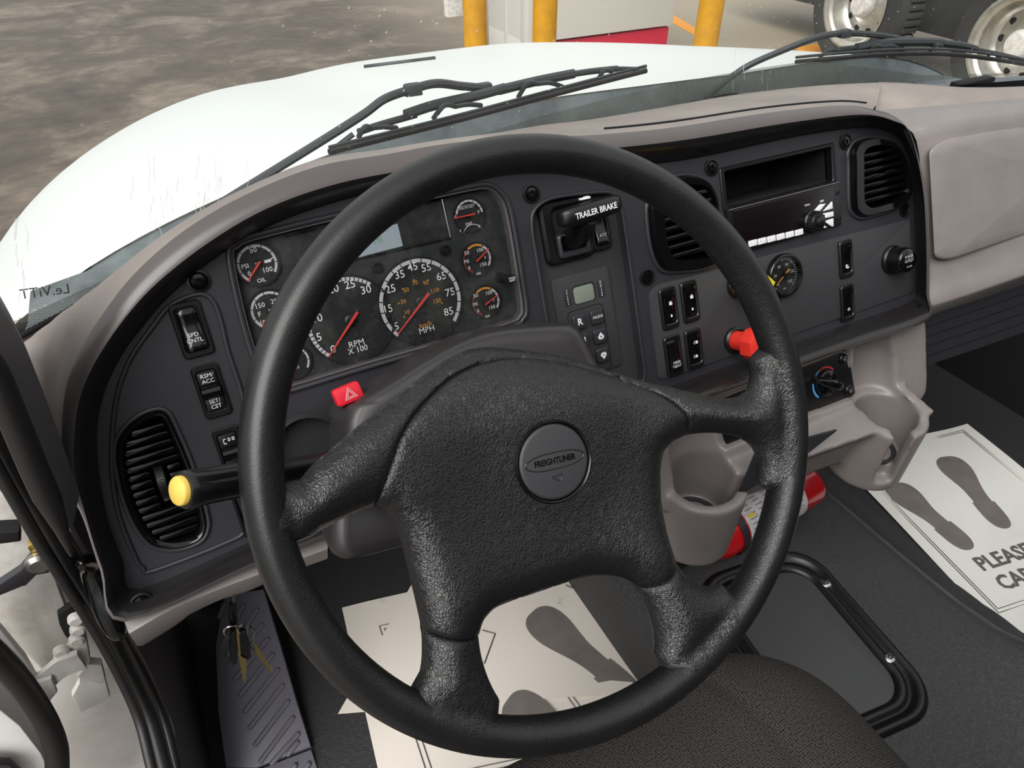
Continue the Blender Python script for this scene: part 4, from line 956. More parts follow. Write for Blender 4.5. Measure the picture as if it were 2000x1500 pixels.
for s_, (x, y) in keys.items():
    c0 = kz(x, y)
    ky = MB().prism(rrect(*c0, .0172, .0172, .004, 4), .0026, .0072, .0016, 3).build('key', M['charcoal'], kp, ang=60)
    b = MB()
    if s_ in ('up', 'down'):
        sg = 1 if s_ == 'up' else -1
        b.prism([(c0[0], c0[1]+sg*.0048), (c0[0]-.0042, c0[1]-sg*.0006), (c0[0]-.0022, c0[1]-sg*.0034), (c0[0]+.0022, c0[1]-sg*.0034), (c0[0]+.0042, c0[1]-sg*.0006)], .0072, .0074)
        bb = MB(); bb.prism(rrect(c0[0], c0[1]-sg*.0004, .0030, .0007, .0001, 1), .0074, .0076)
        if sg > 0: bb.prism(rrect(c0[0], c0[1]-sg*.0004, .0007, .0030, .0001, 1), .0074, .0076)
        bb.build('sign', M['matte'], ky)
    else: b.text(s_, c0[0], c0[1], .0105 if len(s_) == 1 else .0046, .0074, weight=.00025 if len(s_) == 1 else .00005)
    b.build('legend', M['white_ink'], ky)

# ================================================================== STORAGE SLOT, RADIO
bu, bv = pp(1524, 345)
bn = thing('storage_slot', 'empty black open storage slot above the radio', 'storage slot', PM(bu, bv, 0))
o, i_ = rrect(0, 0, .185, .0515, .004, 4), rrect(0, 0, .172, .042, .003, 4)
MB().ring(o, i_, -.01, .0016, .0008).build('frame', M['black'], bn)
MB().loft([[(p[0], p[1], -.008) for p in i_], [(p[0], p[1], -.11) for p in i_]]).fill(i_, (), -.11).build('tray', M['matte'], bn)
ru, rv = pp(1535, 425, .004)
rd = thing('radio', 'black truck radio faceplate with a volume knob and white keys', 'radio', PM(ru, rv, 0))
def rz(x, y): a = pp(x, y, .008); return (a[0]-ru, a[1]-rv)
def rq(x, y): return rz(1540+x/12.5, 360+y/12.5)
rw, rh = .1835, .055
MB().prism(rrect(0, 0, rw, rh, .002, 3), -.01, .006, .0012).build('faceplate', M['black'], rd)
MB().prism(rrect(-.002, .001, rw-.020, rh-.008, .0015, 3), .004, .0072, .0004).build('display_window', M['radio_glass'], rd)
MB().prism(rrect(0, rh/2-.0012, rw-.003, .0018, .0006, 2), .0052, .0075, .0005).build('top_edge', M['steel'], rd)
cn = rz(1588, 433)
knob = MB().lathe([(.0140, .006), (.0140, .008), (.0122, .0095), (.0115, .0165), (.0102, .0182), (.0070, .0186), (.0070, .0190), (.0064, .0215), (.0045, .0228), (.0002, .0232)], 40, T(*cn, 0)).build('volume_knob', M['black'], rd, ang=35)
for k in range(14):
    a = 2*math.pi*k/14; MB().box((0, 0, 0), (.0018, .0018, .007), .0004).xf(T(cn[0]+.0120*math.cos(a), cn[1]+.0120*math.sin(a), .0130) @ Matrix.Rotation(a, 4, 'Z')).build('grip_rib', M['black'], knob)
for k in range(6):
    x, y = rz(1360+(461+75.2*k)/4.1667, 220+(1062-17.6*k)/4.1667); ky = MB().prism(rrect(x, y, .0128, .0072, .0008, 2), .006, .0088, .0006).build('preset_key', M['radio_key'], rd)
    MB().text(str(k+1), x-.0035, y+.0008, .0030, .0089).build('digit', M['disc'], ky)
for pts in ([(635,640),(760,655),(905,470),(765,490)], [(850,655),(1075,590),(1060,420)], [(815,720),(1090,660),(1095,780),(840,838)], [(865,905),(1090,830),(1095,1025),(1050,1030)], [(765,1050),(800,945),(935,1050),(820,1085)]):
    MB().prism([rq(*p) for p in pts], .006, .0088, .0005).build('menu_key', M['radio_key'], rd)
for pts, s_ in (((470, 505), 'MENU'), ((825, 410), 'DISP')): MB().text(s_, *rq(*pts), .0034, .0074, weight=.0001).build('lettering', M['white_ink'], rd)
for x, y in ((1240, 210), (1290, 840), (-2780, 860)):
    p = rq(x, y); MB().lathe([(.0028, .005), (.0028, .0068), (.0018, .007), (.0014, .0056), (.0001, .0056)], 14, T(*p, 0)).build('fixing_hole', M['matte'], rd)
p = rq(1185, 875); MB().lathe([(.0036, .005), (.0036, .0068), (.0028, .0070), (.0026, .0062), (.0001, .0062)], 18, T(*p, 0)).build('audio_socket', M['black'], rd)

# ================================================================== AIR GAUGE, OUTLET, KNOBS
gu, gv = pp(1532, 538, .006)
ag = thing('air_gauge', 'small round air pressure gauge with an orange needle right of the wheel rim', 'gauge', PM(gu, gv, .0025))
r = .0275
MB().lathe([(r, 0), (r, .005), (r*.97, .0075), (r*.90, .008), (r*.86, .006), (r*.84, .002)], 48, I4, False, False).build('rim', M['gloss'], ag, ang=60)
MB().lathe([(r*.86, .002), (.0003, .002)], 48, I4, False, True).build('face', M['disc'], ag)
b = MB()
for k in range(31):
    a = math.radians(225-270*k/30); L0 = r*.66 if k % 5 == 0 else r*.72
    b.tube([(L0*math.cos(a), L0*math.sin(a), .0022), (r*.8*math.cos(a), r*.8*math.sin(a), .0022)], .0003, 4)
b.build('tick_marks', M['grey_ink'], ag)
b = MB()
for k, s_ in enumerate(('0', '30', '60', '90', '120', '150')):
    a = math.radians(225-270*k/5); b.text(s_, r*.50*math.cos(a), r*.50*math.sin(a), .0052, .0023)
b.text('PSI', 0, -r*.62, .0038, .0023); b.build('numerals', M['grey_ink'], ag)
MB().tube([(-.0155, -.0095, .0045), (.008, .0065, .0045)], [.0004, .0011], 6).build('needle', M['amber_ink'], ag)
MB().lathe([(.0042, .002), (.0036, .0052), (.0002, .0055)], 18).build('needle_hub', M['black'], ag)
MB().lathe([(r*.87, .0066), (.0003, .0068)], 40, I4, False, True).build('lens', M['lens'], ag)

ou, ov = pp(1742, 507, .004)
po = thing('power_outlet', 'black capped power outlet at the right end of the switch panel', 'power outlet', PM(ou, ov, .0025))
MB().lathe([(.0195, 0), (.0195, .004), (.017, .006), (.0165, .003)], 32, I4, False, False).build('flange', M['black'], po)
cap = MB().lathe([(.0165, .003), (.0170, .014), (.0172, .020), (.0160, .0250), (.0140, .0270), (.0002, .0272)], 32).build('cap', M['gloss'], po, ang=60)
MB().prism(rrect(.016, -.010, .010, .007, .002, 3, -.6), .010, .016, .001).build('pull_tab', M['gloss'], po)
MB().text('POWER\nOUTLET', 0.0, .002, .0058, .0274, sx=.8).text('12V 20A', 0, -.0085, .0032, .0274).build('lettering', M['grey_ink'], cap)

def pull_knob(label, px, py, m_, word, oct_=True, ln=.050):
    u, v = pp(px, py, .0025); t = thing('air_brake_control', label, 'knob', PM(u, v, .0025))
    MB().lathe([(.0165, 0), (.0165, .004), (.014, .006), (.013, .001)], 28, I4, False, False).build('collar', M['black'], t)
    MB().lathe([(.0120, -.002), (.0125, ln*.55), (.0118, ln*.72), (.0002, ln*.72)], 24).build('stem', m_, t)
    q = [(.0215*math.cos(math.radians(22.5+45*k)), .0215*math.sin(math.radians(22.5+45*k))) for k in range(8)] if oct_ else [(.024*math.cos(math.radians(90*k)), .024*math.sin(math.radians(90*k))) for k in range(4)]
    h_ = MB().prism(q, ln*.62, ln, .003).build('knob_head', m_, t)
    if word: MB().text(word, 0, 0, .0056, ln+.0003).build('lettering', M['white_ink'], h_)
    return t
pull_knob('red octagonal trailer air supply pull knob beside the wheel rim', 1434, 664, M['red_plastic'], 'TRAILER\nAIR\nSUPPLY', True, .050)
pull_knob('yellow parking brake knob almost hidden behind the wheel rim beside the round gauge', 1440, 556, M['yellow_knob'], None, False, .040)
# ================================================================== STEERING WHEEL
sw = thing('steering_wheel', 'large black four spoke steering wheel with a round horn button', 'steering wheel', WM)
RW, RR = .2149, .0139
def hb(r):
    t = max(0, min(1, (r-.055)/.150)); t = t*t*(3-2*t); return -.030*(1-t)
def fold(x, y):      # the top of the pad rolls over towards the dash
    xr_, yr_ = x*.99-y*.14, x*.14+y*.99
    return .020*max(0, min(1, (yr_-.018)/.085))**1.5*max(0, 1-(abs(xr_)/.165)**3)
def wl(px, py):
    h = -.012
    for _ in range(8):
        x, y = wp(px, py, h); h = .6*(hb(math.hypot(x, y))-fold(x, y))+.4*h
    return (x, y)
def wpoly(pts, sub=4): return [tuple(p) for p in smooth_line([Vector(wl(*p)) for p in pts], sub, True)]
H_up = [(556,930),(568,958),(582,948),(612,912),(655,876),(706,832),(765,787),(832,734),(895,692),(945,678),(1000,680),(1100,694),(1200,722),(1270,744),(1340,760),(1400,774),(1440,778),(1468,768),(1480,745),(1478,700),(1462,620),(1425,545),(1355,460),(1262,398),(1189,367),(1115,347),(1004,343),(893,367),(819,411),(700,490),(625,590),(572,740),(553,850)]
H_ll = [(600,1070),(607,1055),(630,1040),(665,1022),(700,1005),(728,995),(748,993),(762,1008),(778,1035),(792,1075),(806,1130),(820,1190),(829,1235),(831,1280),(828,1315),(820,1337),(805,1342),(780,1332),(700,1272),(655,1222),(622,1175),(604,1130),(598,1098)]
H_bt = [(942,1245),(950,1215),(970,1195),(1000,1181),(1050,1164),(1100,1147),(1150,1132),(1190,1129),(1220,1134),(1247,1148),(1266,1170),(1281,1205),(1290,1245),(1291,1278),(1281,1302),(1255,1323),(1200,1350),(1125,1376),(1055,1391),(1020,1395),(998,1388),(980,1370),(965,1340),(952,1305),(944,1272)]
H_rt = [(1297,925),(1300,892),(1312,871),(1332,858),(1362,850),(1402,847),(1440,851),(1466,861),(1484,876),(1493,896),(1494,925),(1487,975),(1475,1030),(1457,1078),(1436,1120),(1420,1141),(1405,1149),(1390,1150),(1366,1140),(1345,1124),(1330,1100),(1319,1072),(1308,1030),(1300,988)]
holes = [wpoly(h) for h in (H_up, H_ll, H_bt, H_rt)]
# where the sighted edge of the upper opening is the rim itself, open it right up to the rim tube
def openup(poly, rin=RW-RR*.55, rmin=.175):
    o = []
    for x, y in poly:
        r = math.hypot(x, y)
        o.append((x*rin/r, y*rin/r) if r > rmin+.012 else (x, y))
    return o
holes = [openup(h, RW-.0012, .180) for h in holes]
outer = circle(0, 0, RW, 120)
seam = [tuple(p) for p in smooth_line([Vector(wl(*p)) for p in [(735,985),(742,955),(757,905),(778,850),(805,808),(845,765),(890,730),(940,709),(1000,700),(1070,703),(1150,721),(1230,748),(1290,775),(1325,806),(1340,836),(1347,858)]], 4)]
sl = [tuple(p) for p in smooth_line([Vector(wl(*p)) for p in [(829,1238),(870,1241),(910,1245),(946,1246)]], 3)]
sr = [tuple(p) for p in smooth_line([Vector(wl(*p)) for p in [(1256,1152),(1275,1142),(1300,1125),(1332,1097)]], 3)]
padpoly = seam+[wl(1310,890),wl(1297,930),wl(1300,990),wl(1310,1040),wl(1332,1097)]+sr[::-1]+[wl(1225,1135),wl(1150,1130),wl(1050,1163),wl(970,1193),wl(946,1246)]+sl[::-1]+[wl(815,1170),wl(797,1090),wl(775,1030),wl(750,994)]
gx = np.arange(-.216, .217, .0046); grid = np.array([(x+(.0023 if j % 2 else 0), y) for j, y in enumerate(np.arange(-.216, .217, .0042)) for x in gx])
ok = np.hypot(grid[:, 0], grid[:, 1]) < RW-.004
for h in holes: ok &= ~inside(grid, h); 
dh = np.min([segdist(grid, h) for h in holes], 0); ok &= dh > .0022
ds = np.min([segdist(grid, s_, False) for s_ in (seam, sl, sr)], 0); ok &= ds > .0032
grid = grid[ok]
extra = [tuple(p) for p in grid]
def offs(line, d):
    o = []
    for i in range(len(line)):
        a, b = Vector(line[max(i-1, 0)]), Vector(line[min(i+1, len(line)-1)]); t = (b-a).normalized(); o.append((line[i][0]-t.y*d, line[i][1]+t.x*d))
    return o
for line in (seam, sl, sr):
    for d in (-.0022, 0, .0022): extra += offs(line, d)
ring1 = [p for h in holes for p in inset(ccw(h), -.0011)]; extra += ring1
ex = np.array(extra); k_ = (np.hypot(ex[:, 0], ex[:, 1]) < RW-.002)
for h in holes: k_ &= ~inside(ex, h)
extra = [tuple(p) for p in ex[k_]]
mb = MB(); mb.fill(outer, holes, 0, extra=extra)
V = np.array(mb.v)[:, :2]; F = mb.f
dH = np.min([segdist(V, h) for h in holes], 0)
rr_ = np.hypot(V[:, 0], V[:, 1])
dS = np.min([segdist(V, s_, False) for s_ in (seam, sl, sr)], 0)
base = np.array([hb(r)-fold(x, y) for r, (x, y) in zip(rr_, V)])
k1 = np.clip(dH/.028, 0, 1); edge = np.sqrt(1-(1-k1)**2)
inpad = inside(V, padpoly)
padd = np.where(inpad, np.clip(segdist(V, padpoly)/.05, 0, 1), 0)
ztop = base-.010+.0215*edge+.0065*padd*(2-padd)-.0026*np.exp(-(dS/.0017)**2)
# the pad top is folded over towards the dash
zbot = base-.010-.010*edge
rim_k = np.clip((rr_-(RW-.034))/.022, 0, 1); rim_k = rim_k*rim_k*(3-2*rim_k)
tor = np.where(rr_ > RW-.012, 1.16*np.sqrt(np.clip(RR**2-(rr_-RW)**2, 0, 1)), .0081)
ztop = ztop*(1-rim_k)+rim_k*((tor+.0007)*np.clip(edge*1.6, 0, 1)-.0040*(1-np.clip(dH/.016, 0, 1))-.0018*np.clip((rr_-(RW-.007))/.006, 0, 1))
zbot = np.where(rim_k > 0, np.minimum(zbot, -.010*edge), zbot)
cen = np.array([V[list(f)].mean(0) for f in F]); cp = inside(cen, padpoly)
def piece(mask):
    m_ = MB(); idx = [F[i] for i in range(len(F)) if mask[i]]
    used = sorted({v for f in idx for v in f}); mp = {v: i for i, v in enumerate(used)}; n = len(used)
    m_.v = [(V[v][0], V[v][1], ztop[v]) for v in used]+[(V[v][0], V[v][1], zbot[v]) for v in used]
    from collections import Counter
    m_.f = [tuple(mp[v] for v in f) for f in idx]+[tuple(mp[v]+n for v in reversed(f)) for f in idx]
    ed = Counter(); de = {}
    for f in idx:
        for a, b in zip(f, f[1:]+f[:1]): ed[frozenset((a, b))] += 1; de[frozenset((a, b))] = (a, b)
    for e, c in ed.items():
        if c == 1:
            a, b = de[e]; m_.f.append((mp[b], mp[a], mp[a]+n, mp[b]+n))
    m_.mi = [0]*len(m_.f); return m_
piece(cp).build('airbag_pad', M['leather'], sw, ang=75)
qd = (cen[:, 0] < 0, cen[:, 1] > -.075+.0*cen[:, 0])
lo_l = (~cp) & (cen[:, 0] < -.03+0) & (cen[:, 1] < -.085); lo_r = (~cp) & (cen[:, 0] >= -.03) & (cen[:, 1] < -.100)
lo_r = (~cp) & (cen[:, 0] >= -.03) & (cen[:, 1]+.0*cen[:, 0] < -.112)
up_ = (~cp) & ~lo_l & ~lo_r
for msk in (up_ & (cen[:, 0] < 0), up_ & (cen[:, 0] >= 0), lo_l, lo_r):
    if msk.any(): piece(msk).build('spoke', M['leather'], sw, ang=75)
# rim
R = []
for k in range(160):
    a = 2*math.pi*k/160; R.append([((RW+RR*math.cos(q))*math.cos(a), (RW+RR*math.cos(q))*math.sin(a), RR*1.16*math.sin(q)) for q in [2*math.pi*j/28 for j in range(28)]])
R.append(R[0]); MB().loft(R, flip=False).build('rim', M['rim_leather'], sw, ang=80, fixn=True)
# horn button with the wordmark in an oval
bx, by = wp(1083, 902, -.010)
zb = -.0125
hbz = Matrix.Translation((bx, by, zb)) @ Matrix.Rotation(math.radians(-7), 4, 'Z')
MB().lathe([(.0315, -.004), (.0320, .0015), (.0308, .0030), (.0292, .0018), (.0288, -.001)], 56, hbz, False, False).build('button_ring', M['gloss'], sw, ang=60)
hbn = MB().lathe([(.0288, -.001), (.0285, .0018), (.0272, .0030), (.0262, .0032), (.0002, .0036)], 56, hbz, False, True).build('horn_button', M['charcoal_grain'], sw, ang=35)
ov = [tuple(hbz @ Vector((.0245*math.copysign(abs(math.cos(a))**.6, math.cos(a)), .0012+.0062*math.copysign(abs(math.sin(a))**.8, math.sin(a))*(1-.25*math.cos(a)**2)*1.0, .0038))) for a in [2*math.pi*k/48 for k in range(48)]]
MB().tube(ov, .0004, 5, closed=True).build('oval_outline', M['gloss'], hbn)
MB().text('FREIGHTLINER', 0, .0010, .0066, .0037, sx=.80, weight=.0001, extrude=.0003).xf(hbz).build('wordmark', M['gloss'], hbn)
b = MB(); b.tube([(-.003, -.0112, .0037), (.0035, -.0098, .0037), (.0042, -.0124, .0037), (.0025, -.0150, .0037), (-.001, -.0140, .0037), (-.0012, -.0122, .0037)], .0003, 5).tube([(-.004, -.0100, .0037), (-.003, -.0112, .0037), (-.0034, -.0140, .0037)], .0003, 5)
b.xf(hbz).build('horn_symbol', M['gloss'], hbn)

# ================================================================== STEERING COLUMN, STALK, HAZARD BUTTON
col = thing('steering_column', 'dark grey steering column shroud behind the wheel', 'steering column', WM)
def shell(prof, zs, m_, nm, closed=True):
    R = []
    for z, sc, dy in zs: R.append([(x*sc, y*sc+dy, z) for x, y in prof])
    return MB().loft(R, closed, True, True).build(nm, m_, col, ang=50, fixn=True)
# upper shroud outline sighted on the plane 60 mm behind the wheel
def cs(pts, h, sub=5): return [tuple(p) for p in smooth_line([Vector(wp(x, y, h)) for x, y in pts], sub, True)]
US = cs([(672,782),(690,768),(740,738),(800,700),(868,664),(930,643),(1000,634),(1080,630),(1102,636),(1116,652),(1136,692),(1160,740),(1180,800),(1170,860),(1100,900),(950,930),(800,950),(700,960),(662,940),(648,890),(645,830),(655,795)], -.145)
c0 = Vector((sum(p[0] for p in US)/len(US), sum(p[1] for p in US)/len(US)))
def scl(poly, s): return [(c0.x+(p[0]-c0.x)*s, c0.y+(p[1]-c0.y)*s) for p in poly]
R = []
for z, s in ((-.100, .70), (-.101, .84), (-.104, .90), (-.112, .95), (-.125, .98), (-.145, 1.0), (-.175, .99), (-.19, .97)): R.append([(p[0], p[1], z) for p in scl(US, s)])
MB().loft(R, True, True, True).build('upper_shroud', M['shroud'], col, ang=60, fixn=True)
LS = cs([(652,960),(640,1010),(640,1060),(652,1082),(680,1086),(760,1066),(800,1056),(860,1030),(980,1000),(1060,960),(1040,930),(900,930),(760,940)], -.10)
c0 = Vector((sum(p[0] for p in LS)/len(LS), sum(p[1] for p in LS)/len(LS)))
R = []
for z, s in ((-.080, .80), (-.083, .92), (-.090, .98), (-.098, 1.0), (-.15, .98), (-.18, .9)): R.append([(p[0], p[1], z) for p in scl(LS, s)])
MB().loft(R, True, True, True).build('lower_shroud', M['shroud'], col, ang=60, fixn=True)
MB().lathe([(.045, -.060), (.045, -.02), (.035, -.016)], 32, T(0, -.01, 0)).build('hub', M['black'], col)
MB().lathe([(.03, -.62), (.03, -.15)], 20, T(0, -.02, 0)).build('column_tube', M['black'], col)
# dark socket where the stalk enters
p_ = wp(615, 880, -.12); MB().lathe([(.034, -.16), (.034, -.146), (.030, -.144), (.028, -.158), (.002, -.158)], 28, T(p_[0]-.002, p_[1]-.004, 0)).build('stalk_socket', M['matte'], col)
# stalk: sighted end cap and root
pe, pr = CAM + ray(354, 958)*.44, WC+WX*wp(640, 905, -.075)[0]+WY*wp(640, 905, -.075)[1]+WZ*-.075
ax = (pe-pr).normalized(); L_ = (pe-pr).length
zq = ax.to_track_quat('Z', 'Y').to_matrix().to_4x4(); zq.translation = pr
st = thing('turn_signal_stalk', 'black turn signal stalk with a pale yellow end button', 'stalk', zq)
MB().lathe([(.0085, -.02), (.0088, L_*.30), (.0102, L_*.42), (.0108, L_*.44), (.0110, L_*.66)], 28).build('shaft', M['black'], st, ang=60)
gp = MB()
R = []
for z, r in ((L_*.62, .0108), (L_*.63, .0116), (L_*.68, .0118), (L_-.016, .0118), (L_-.006, .0124), (L_-.002, .0122), (L_-.0005, .0112)):
    R.append([((r-(.0020 if (L_*.67 < z < L_-.01 and k % 6 < 2) else 0))*math.cos(2*math.pi*k/48), (r-(.0020 if (L_*.67 < z < L_-.01 and k % 6 < 2) else 0))*math.sin(2*math.pi*k/48), z) for k in range(48)])
gp.loft(R, True, True, True).build('grip', M['black'], st, ang=50, fixn=True)
MB().lathe([(.0094, L_-.002), (.0094, L_+.002), (.0086, L_+.0032), (.0002, L_+.0042)], 32).build('end_button', M['yellow'], st, ang=60)
q_ = zq.inverted() @ (CAM + ray(430, 975)*.50); a_ = math.atan2(q_.y, q_.x)
def onstalk(dx, dz, r=.0119): return Vector((r*math.cos(a_+dx/r), r*math.sin(a_+dx/r), L_-dz))
b = MB()
b.tube([onstalk(0, .034), onstalk(0, .040)], .0011, 6); b.tube([onstalk(-.002, .040), onstalk(.002, .040), onstalk(0, .0435), onstalk(-.002, .040)], .0005, 5)
b.tube([onstalk(-.003, .050), onstalk(.002, .048), onstalk(.0035, .053), onstalk(.001, .058), onstalk(-.003, .056), onstalk(-.003, .050)], .0005, 5); b.tube([onstalk(-.002, .053), onstalk(.002, .056)], .0005, 5)
b.build('washer_symbol', M['bronze'], st)
# hazard button on top of the column
hp_ = wp(672, 767, -.118); hm = WM @ T(hp_[0]+.003, hp_[1]-.002, -.122) @ Matrix.Rotation(.12, 4, 'Z')
hzb = thing('hazard_button', 'bright red hazard warning button on the column behind the wheel', 'button', hm)
MB().prism(rrect(0, 0, .023, .015, .003, 4), -.006, .006, .0015).build('button_cap', M['hazard'], hzb)
b = MB()
for s in (.0060, .0036):
    tri = [(.001+s*math.cos(math.radians(90+120*k)), -.001+s*math.sin(math.radians(90+120*k)), .0063) for k in range(3)]
    b.tube(tri, .00045, 5, closed=True)
b.build('triangle_symbol', M['white_ink'], hzb)

# ================================================================== CUP HOLDER CONSOLE WITH HEATER PANEL
def remeshed(objs, cutters, vox, smooth, mats, name, parent):
    def joined(mbs):
        m_ = MB()
        for b in mbs: m_.add(b.v, b.f)
        return m_
    bm = bmesh.new(); me = joined(objs).mesh('tmp', mats); bm.from_mesh(me); bmesh.ops.recalc_face_normals(bm, faces=bm.faces); bm.to_mesh(me); bm.free()
    o = bpy.data.objects.new('tmp', me); COL.objects.link(o)
    r = o.modifiers.new('r', 'REMESH'); r.mode = 'VOXEL'; r.voxel_size = vox
    cs_ = []
    for c in cutters:
        cm = c.mesh('cut', mats); b2 = bmesh.new(); b2.from_mesh(cm); bmesh.ops.recalc_face_normals(b2, faces=b2.faces); b2.to_mesh(cm); b2.free()
        co_ = bpy.data.objects.new('cut', cm); COL.objects.link(co_); cs_.append(co_)
        bo = o.modifiers.new('b', 'BOOLEAN'); bo.operation = 'DIFFERENCE'; bo.object = co_; bo.solver = 'EXACT'
    r2 = o.modifiers.new('r2', 'REMESH'); r2.mode = 'VOXEL'; r2.voxel_size = vox
    sm = o.modifiers.new('s', 'SMOOTH'); sm.factor = .5; sm.iterations = smooth
    dg = bpy.context.evaluated_depsgraph_get(); dg.update()
    out_ = bpy.data.meshes.new_from_object(o.evaluated_get(dg)); out_.name = name
    for x in cs_+[o]: bpy.data.objects.remove(x)
    out_.polygons.foreach_set('use_smooth', [True]*len(out_.polygons))
    res = bpy.data.objects.new(name, out_); COL.objects.link(res); res.parent = parent
    return res
cc = thing('cup_holder_console', 'taupe moulded console with two cup holders below the fascia', 'console', T(.70, .45, 1.45)); ci = Matrix.Translation((-.70, -.45, -1.45))
slabb = MB().prism(rrect(.645, -.375, .575, .135, .02, 5), -.085, .002).xf(ci @ PM(0, 0, 0))
CR, CLf = Vector((.822, .432)), Vector((.506, .447))
def cyl(c, r, z0, z1, n=40, r1=None):
    r1 = r1 or r; return MB().loft([[(c.x+r*math.cos(2*math.pi*k/n), c.y+r*math.sin(2*math.pi*k/n), z0) for k in range(n)], [(c.x+r1*math.cos(2*math.pi*k/n), c.y+r1*math.sin(2*math.pi*k/n), z1) for k in range(n)]], True, True, True)
cupR, cupL = cyl(CR, .052, 1.385, 1.497, 40, .057).xf(ci), cyl(CLf, .052, 1.385, 1.497, 40, .057).xf(ci)
backR = MB().prism(rrect(CR.x, CR.y+.05, .112, .11, .02, 4), 1.40, 1.53).xf(ci); backL = MB().prism(rrect(CLf.x, CLf.y+.05, .112, .10, .02, 4), 1.40, 1.56).xf(ci)
poly = [(.425, 1.50), (.44, 1.475), (.455, 1.42), (.48, 1.395), (.54, 1.40), (.54, 1.52)]
tray = MB().loft([[(.49, y, z) for y, z in poly], [(.88, y-.03, z) for y, z in poly]], True, True, True).xf(ci)
hm_ = PM(0, 0, 0)
hvq = ppw([(1392,783),(1650,683),(1662,688),(1676,770),(1668,779),(1548,824),(1416,877)], .002)
recess = MB().prism(hvq, -.010, .02).xf(ci @ PM(0, 0, 0))
notchR = MB().prism(rrect(0, -.062, .026, .06, .006, 3), 1.405, 1.60).xf(T(CR.x, CR.y, 0) @ Matrix.Rotation(-.42, 4, 'Z')).xf(ci)
notchL = MB().prism(rrect(0, -.060, .022, .06, .006, 3), 1.415, 1.60).xf(T(CLf.x, CLf.y, 0) @ Matrix.Rotation(.95, 4, 'Z')).xf(ci)
cutR = cyl(CR, .038, 1.425, 1.505, 40, .042).xf(ci); cutL = cyl(CLf, .038, 1.425, 1.505, 40, .042).xf(ci)
def lean(c, dy):
    n = 40; R = []
    for z, r, d in ((1.496, .041, 0), (1.52, .042, .012), (1.55, .041, .026), (1.575, .036, .036), (1.592, .026, .044), (1.600, .012, .048)):
        R.append([(c.x+r*math.cos(2*math.pi*k/n), c.y+d+dy+r*math.sin(2*math.pi*k/n), z) for k in range(n)])
    return MB().loft(R, True, True, True)
cutR2 = lean(CR, .016).xf(ci); cutL2 = lean(CLf, -.004).xf(ci)
remeshed([slabb, cupR, cupL, tray], [cutR, cutL, cutR2, cutL2, recess, notchR, notchL], .0028, 18, M['taupe'], 'console_body', cc)
for c in (CR, CLf): MB().lathe([(.034, 0), (.034, .004), (.029, .004), (.027, .0005), (.0005, .0005)], 36, ci @ T(c.x, c.y, 1.424)).build('cup_mat', M['charcoal'], cc)
hu, hv = pp(1600, 748, -.008)
hc = thing('heater_control_panel', 'black heater control panel with a rotary temperature knob', 'control panel', PM(hu, hv, -.0082))
def hq(x, y, w=-.006): a = pp(x, y, w); return (a[0]-hu, a[1]-hv)
MB().prism([hq(*p) for p in [(1397,786),(1646,689),(1658,693),(1671,768),(1664,775),(1548,818),(1420,870)]], -.004, .0022, .001).build('face_plate', M['black'], hc)
kc = hq(1611, 747)
MB().arc(*kc, .0205, .0228, 38, 100, .0024, 24).build('warm_arc', M['red_ink'], hc)
for k, m_ in ((104, 'red_ink'), (111, 'red_ink'), (118, 'blue_ink'), (125, 'blue_ink'), (132, 'blue_ink')): MB().arc(*kc, .0205, .0228, k, k+4, .0024, 3).build('mid_mark', M[m_], hc)
MB().arc(*kc, .0205, .0235, 168, 232, .0024, 24).build('cool_arc', M['blue_ink'], hc)
kb = MB().lathe([(.0185, .002), (.0182, .008), (.0165, .0095), (.0003, .010)], 36, T(*kc, 0)).build('temperature_knob', M['gloss'], hc)
fin = []
for t, wd, h in ((-.025, .003, .014), (-.016, .0062, .020), (0, .0076, .023), (.016, .0062, .020), (.026, .0025, .013)):
    fin.append([(t, -wd, .008), (t, -wd*.8, h-.002), (t, -wd*.4, h), (t, wd*.4, h), (t, wd*.8, h-.002), (t, wd, .008)])
MB().loft(fin, True, True, True).xf(T(*kc, 0) @ Matrix.Rotation(math.radians(-28), 4, 'Z')).build('finger_grip', M['gloss'], kb, fixn=True)
kf = hq(1538, 775); kb2 = MB().lathe([(.0185, .002), (.0182, .008), (.0165, .0095), (.0003, .010)], 36, T(*kf, 0)).build('fan_knob', M['gloss'], hc)
MB().loft(fin, True, True, True).xf(T(*kf, 0) @ Matrix.Rotation(math.radians(40), 4, 'Z')).build('finger_grip', M['gloss'], kb2, fixn=True)
for x, y in ((1450, 771), (1460, 766), (1471, 764), (1566, 756), (1566, 790)):
    p = hq(x, y); MB().prism(rrect(*p, .0030, .0036, .001, 2), .0022, .0025).build('symbol', M['white_ink'], hc)
for x, y in ((1646, 701), (1657, 762)):
    p = hq(x, y); s_ = MB().lathe([(.0075, .001), (.0075, .004), (.0060, .0052), (.0048, .003)], 20, T(*p, 0), False, False).build('screw', M['black'], hc)
    MB().lathe([(.0045, .003), (.0045, .0065), (.0026, .007), (.0022, .005), (.0001, .005)], 14, T(*p, 0)).build('screw_head', M['steel'], s_)
ti = [ci @ ony(x, y, .418) for x, y in ((1475,880),(1632,838),(1560,894),(1440,965))]
tp = MB().add([tuple(p) for p in ti]+[tuple(p+Vector((0, -.003, 0))) for p in ti], [(3, 2, 1, 0), (4, 5, 6, 7), (0, 1, 5, 4), (1, 2, 6, 5), (2, 3, 7, 6), (3, 0, 4, 7)]).build('tray_insert', M['charcoal'], cc, fixn=True)

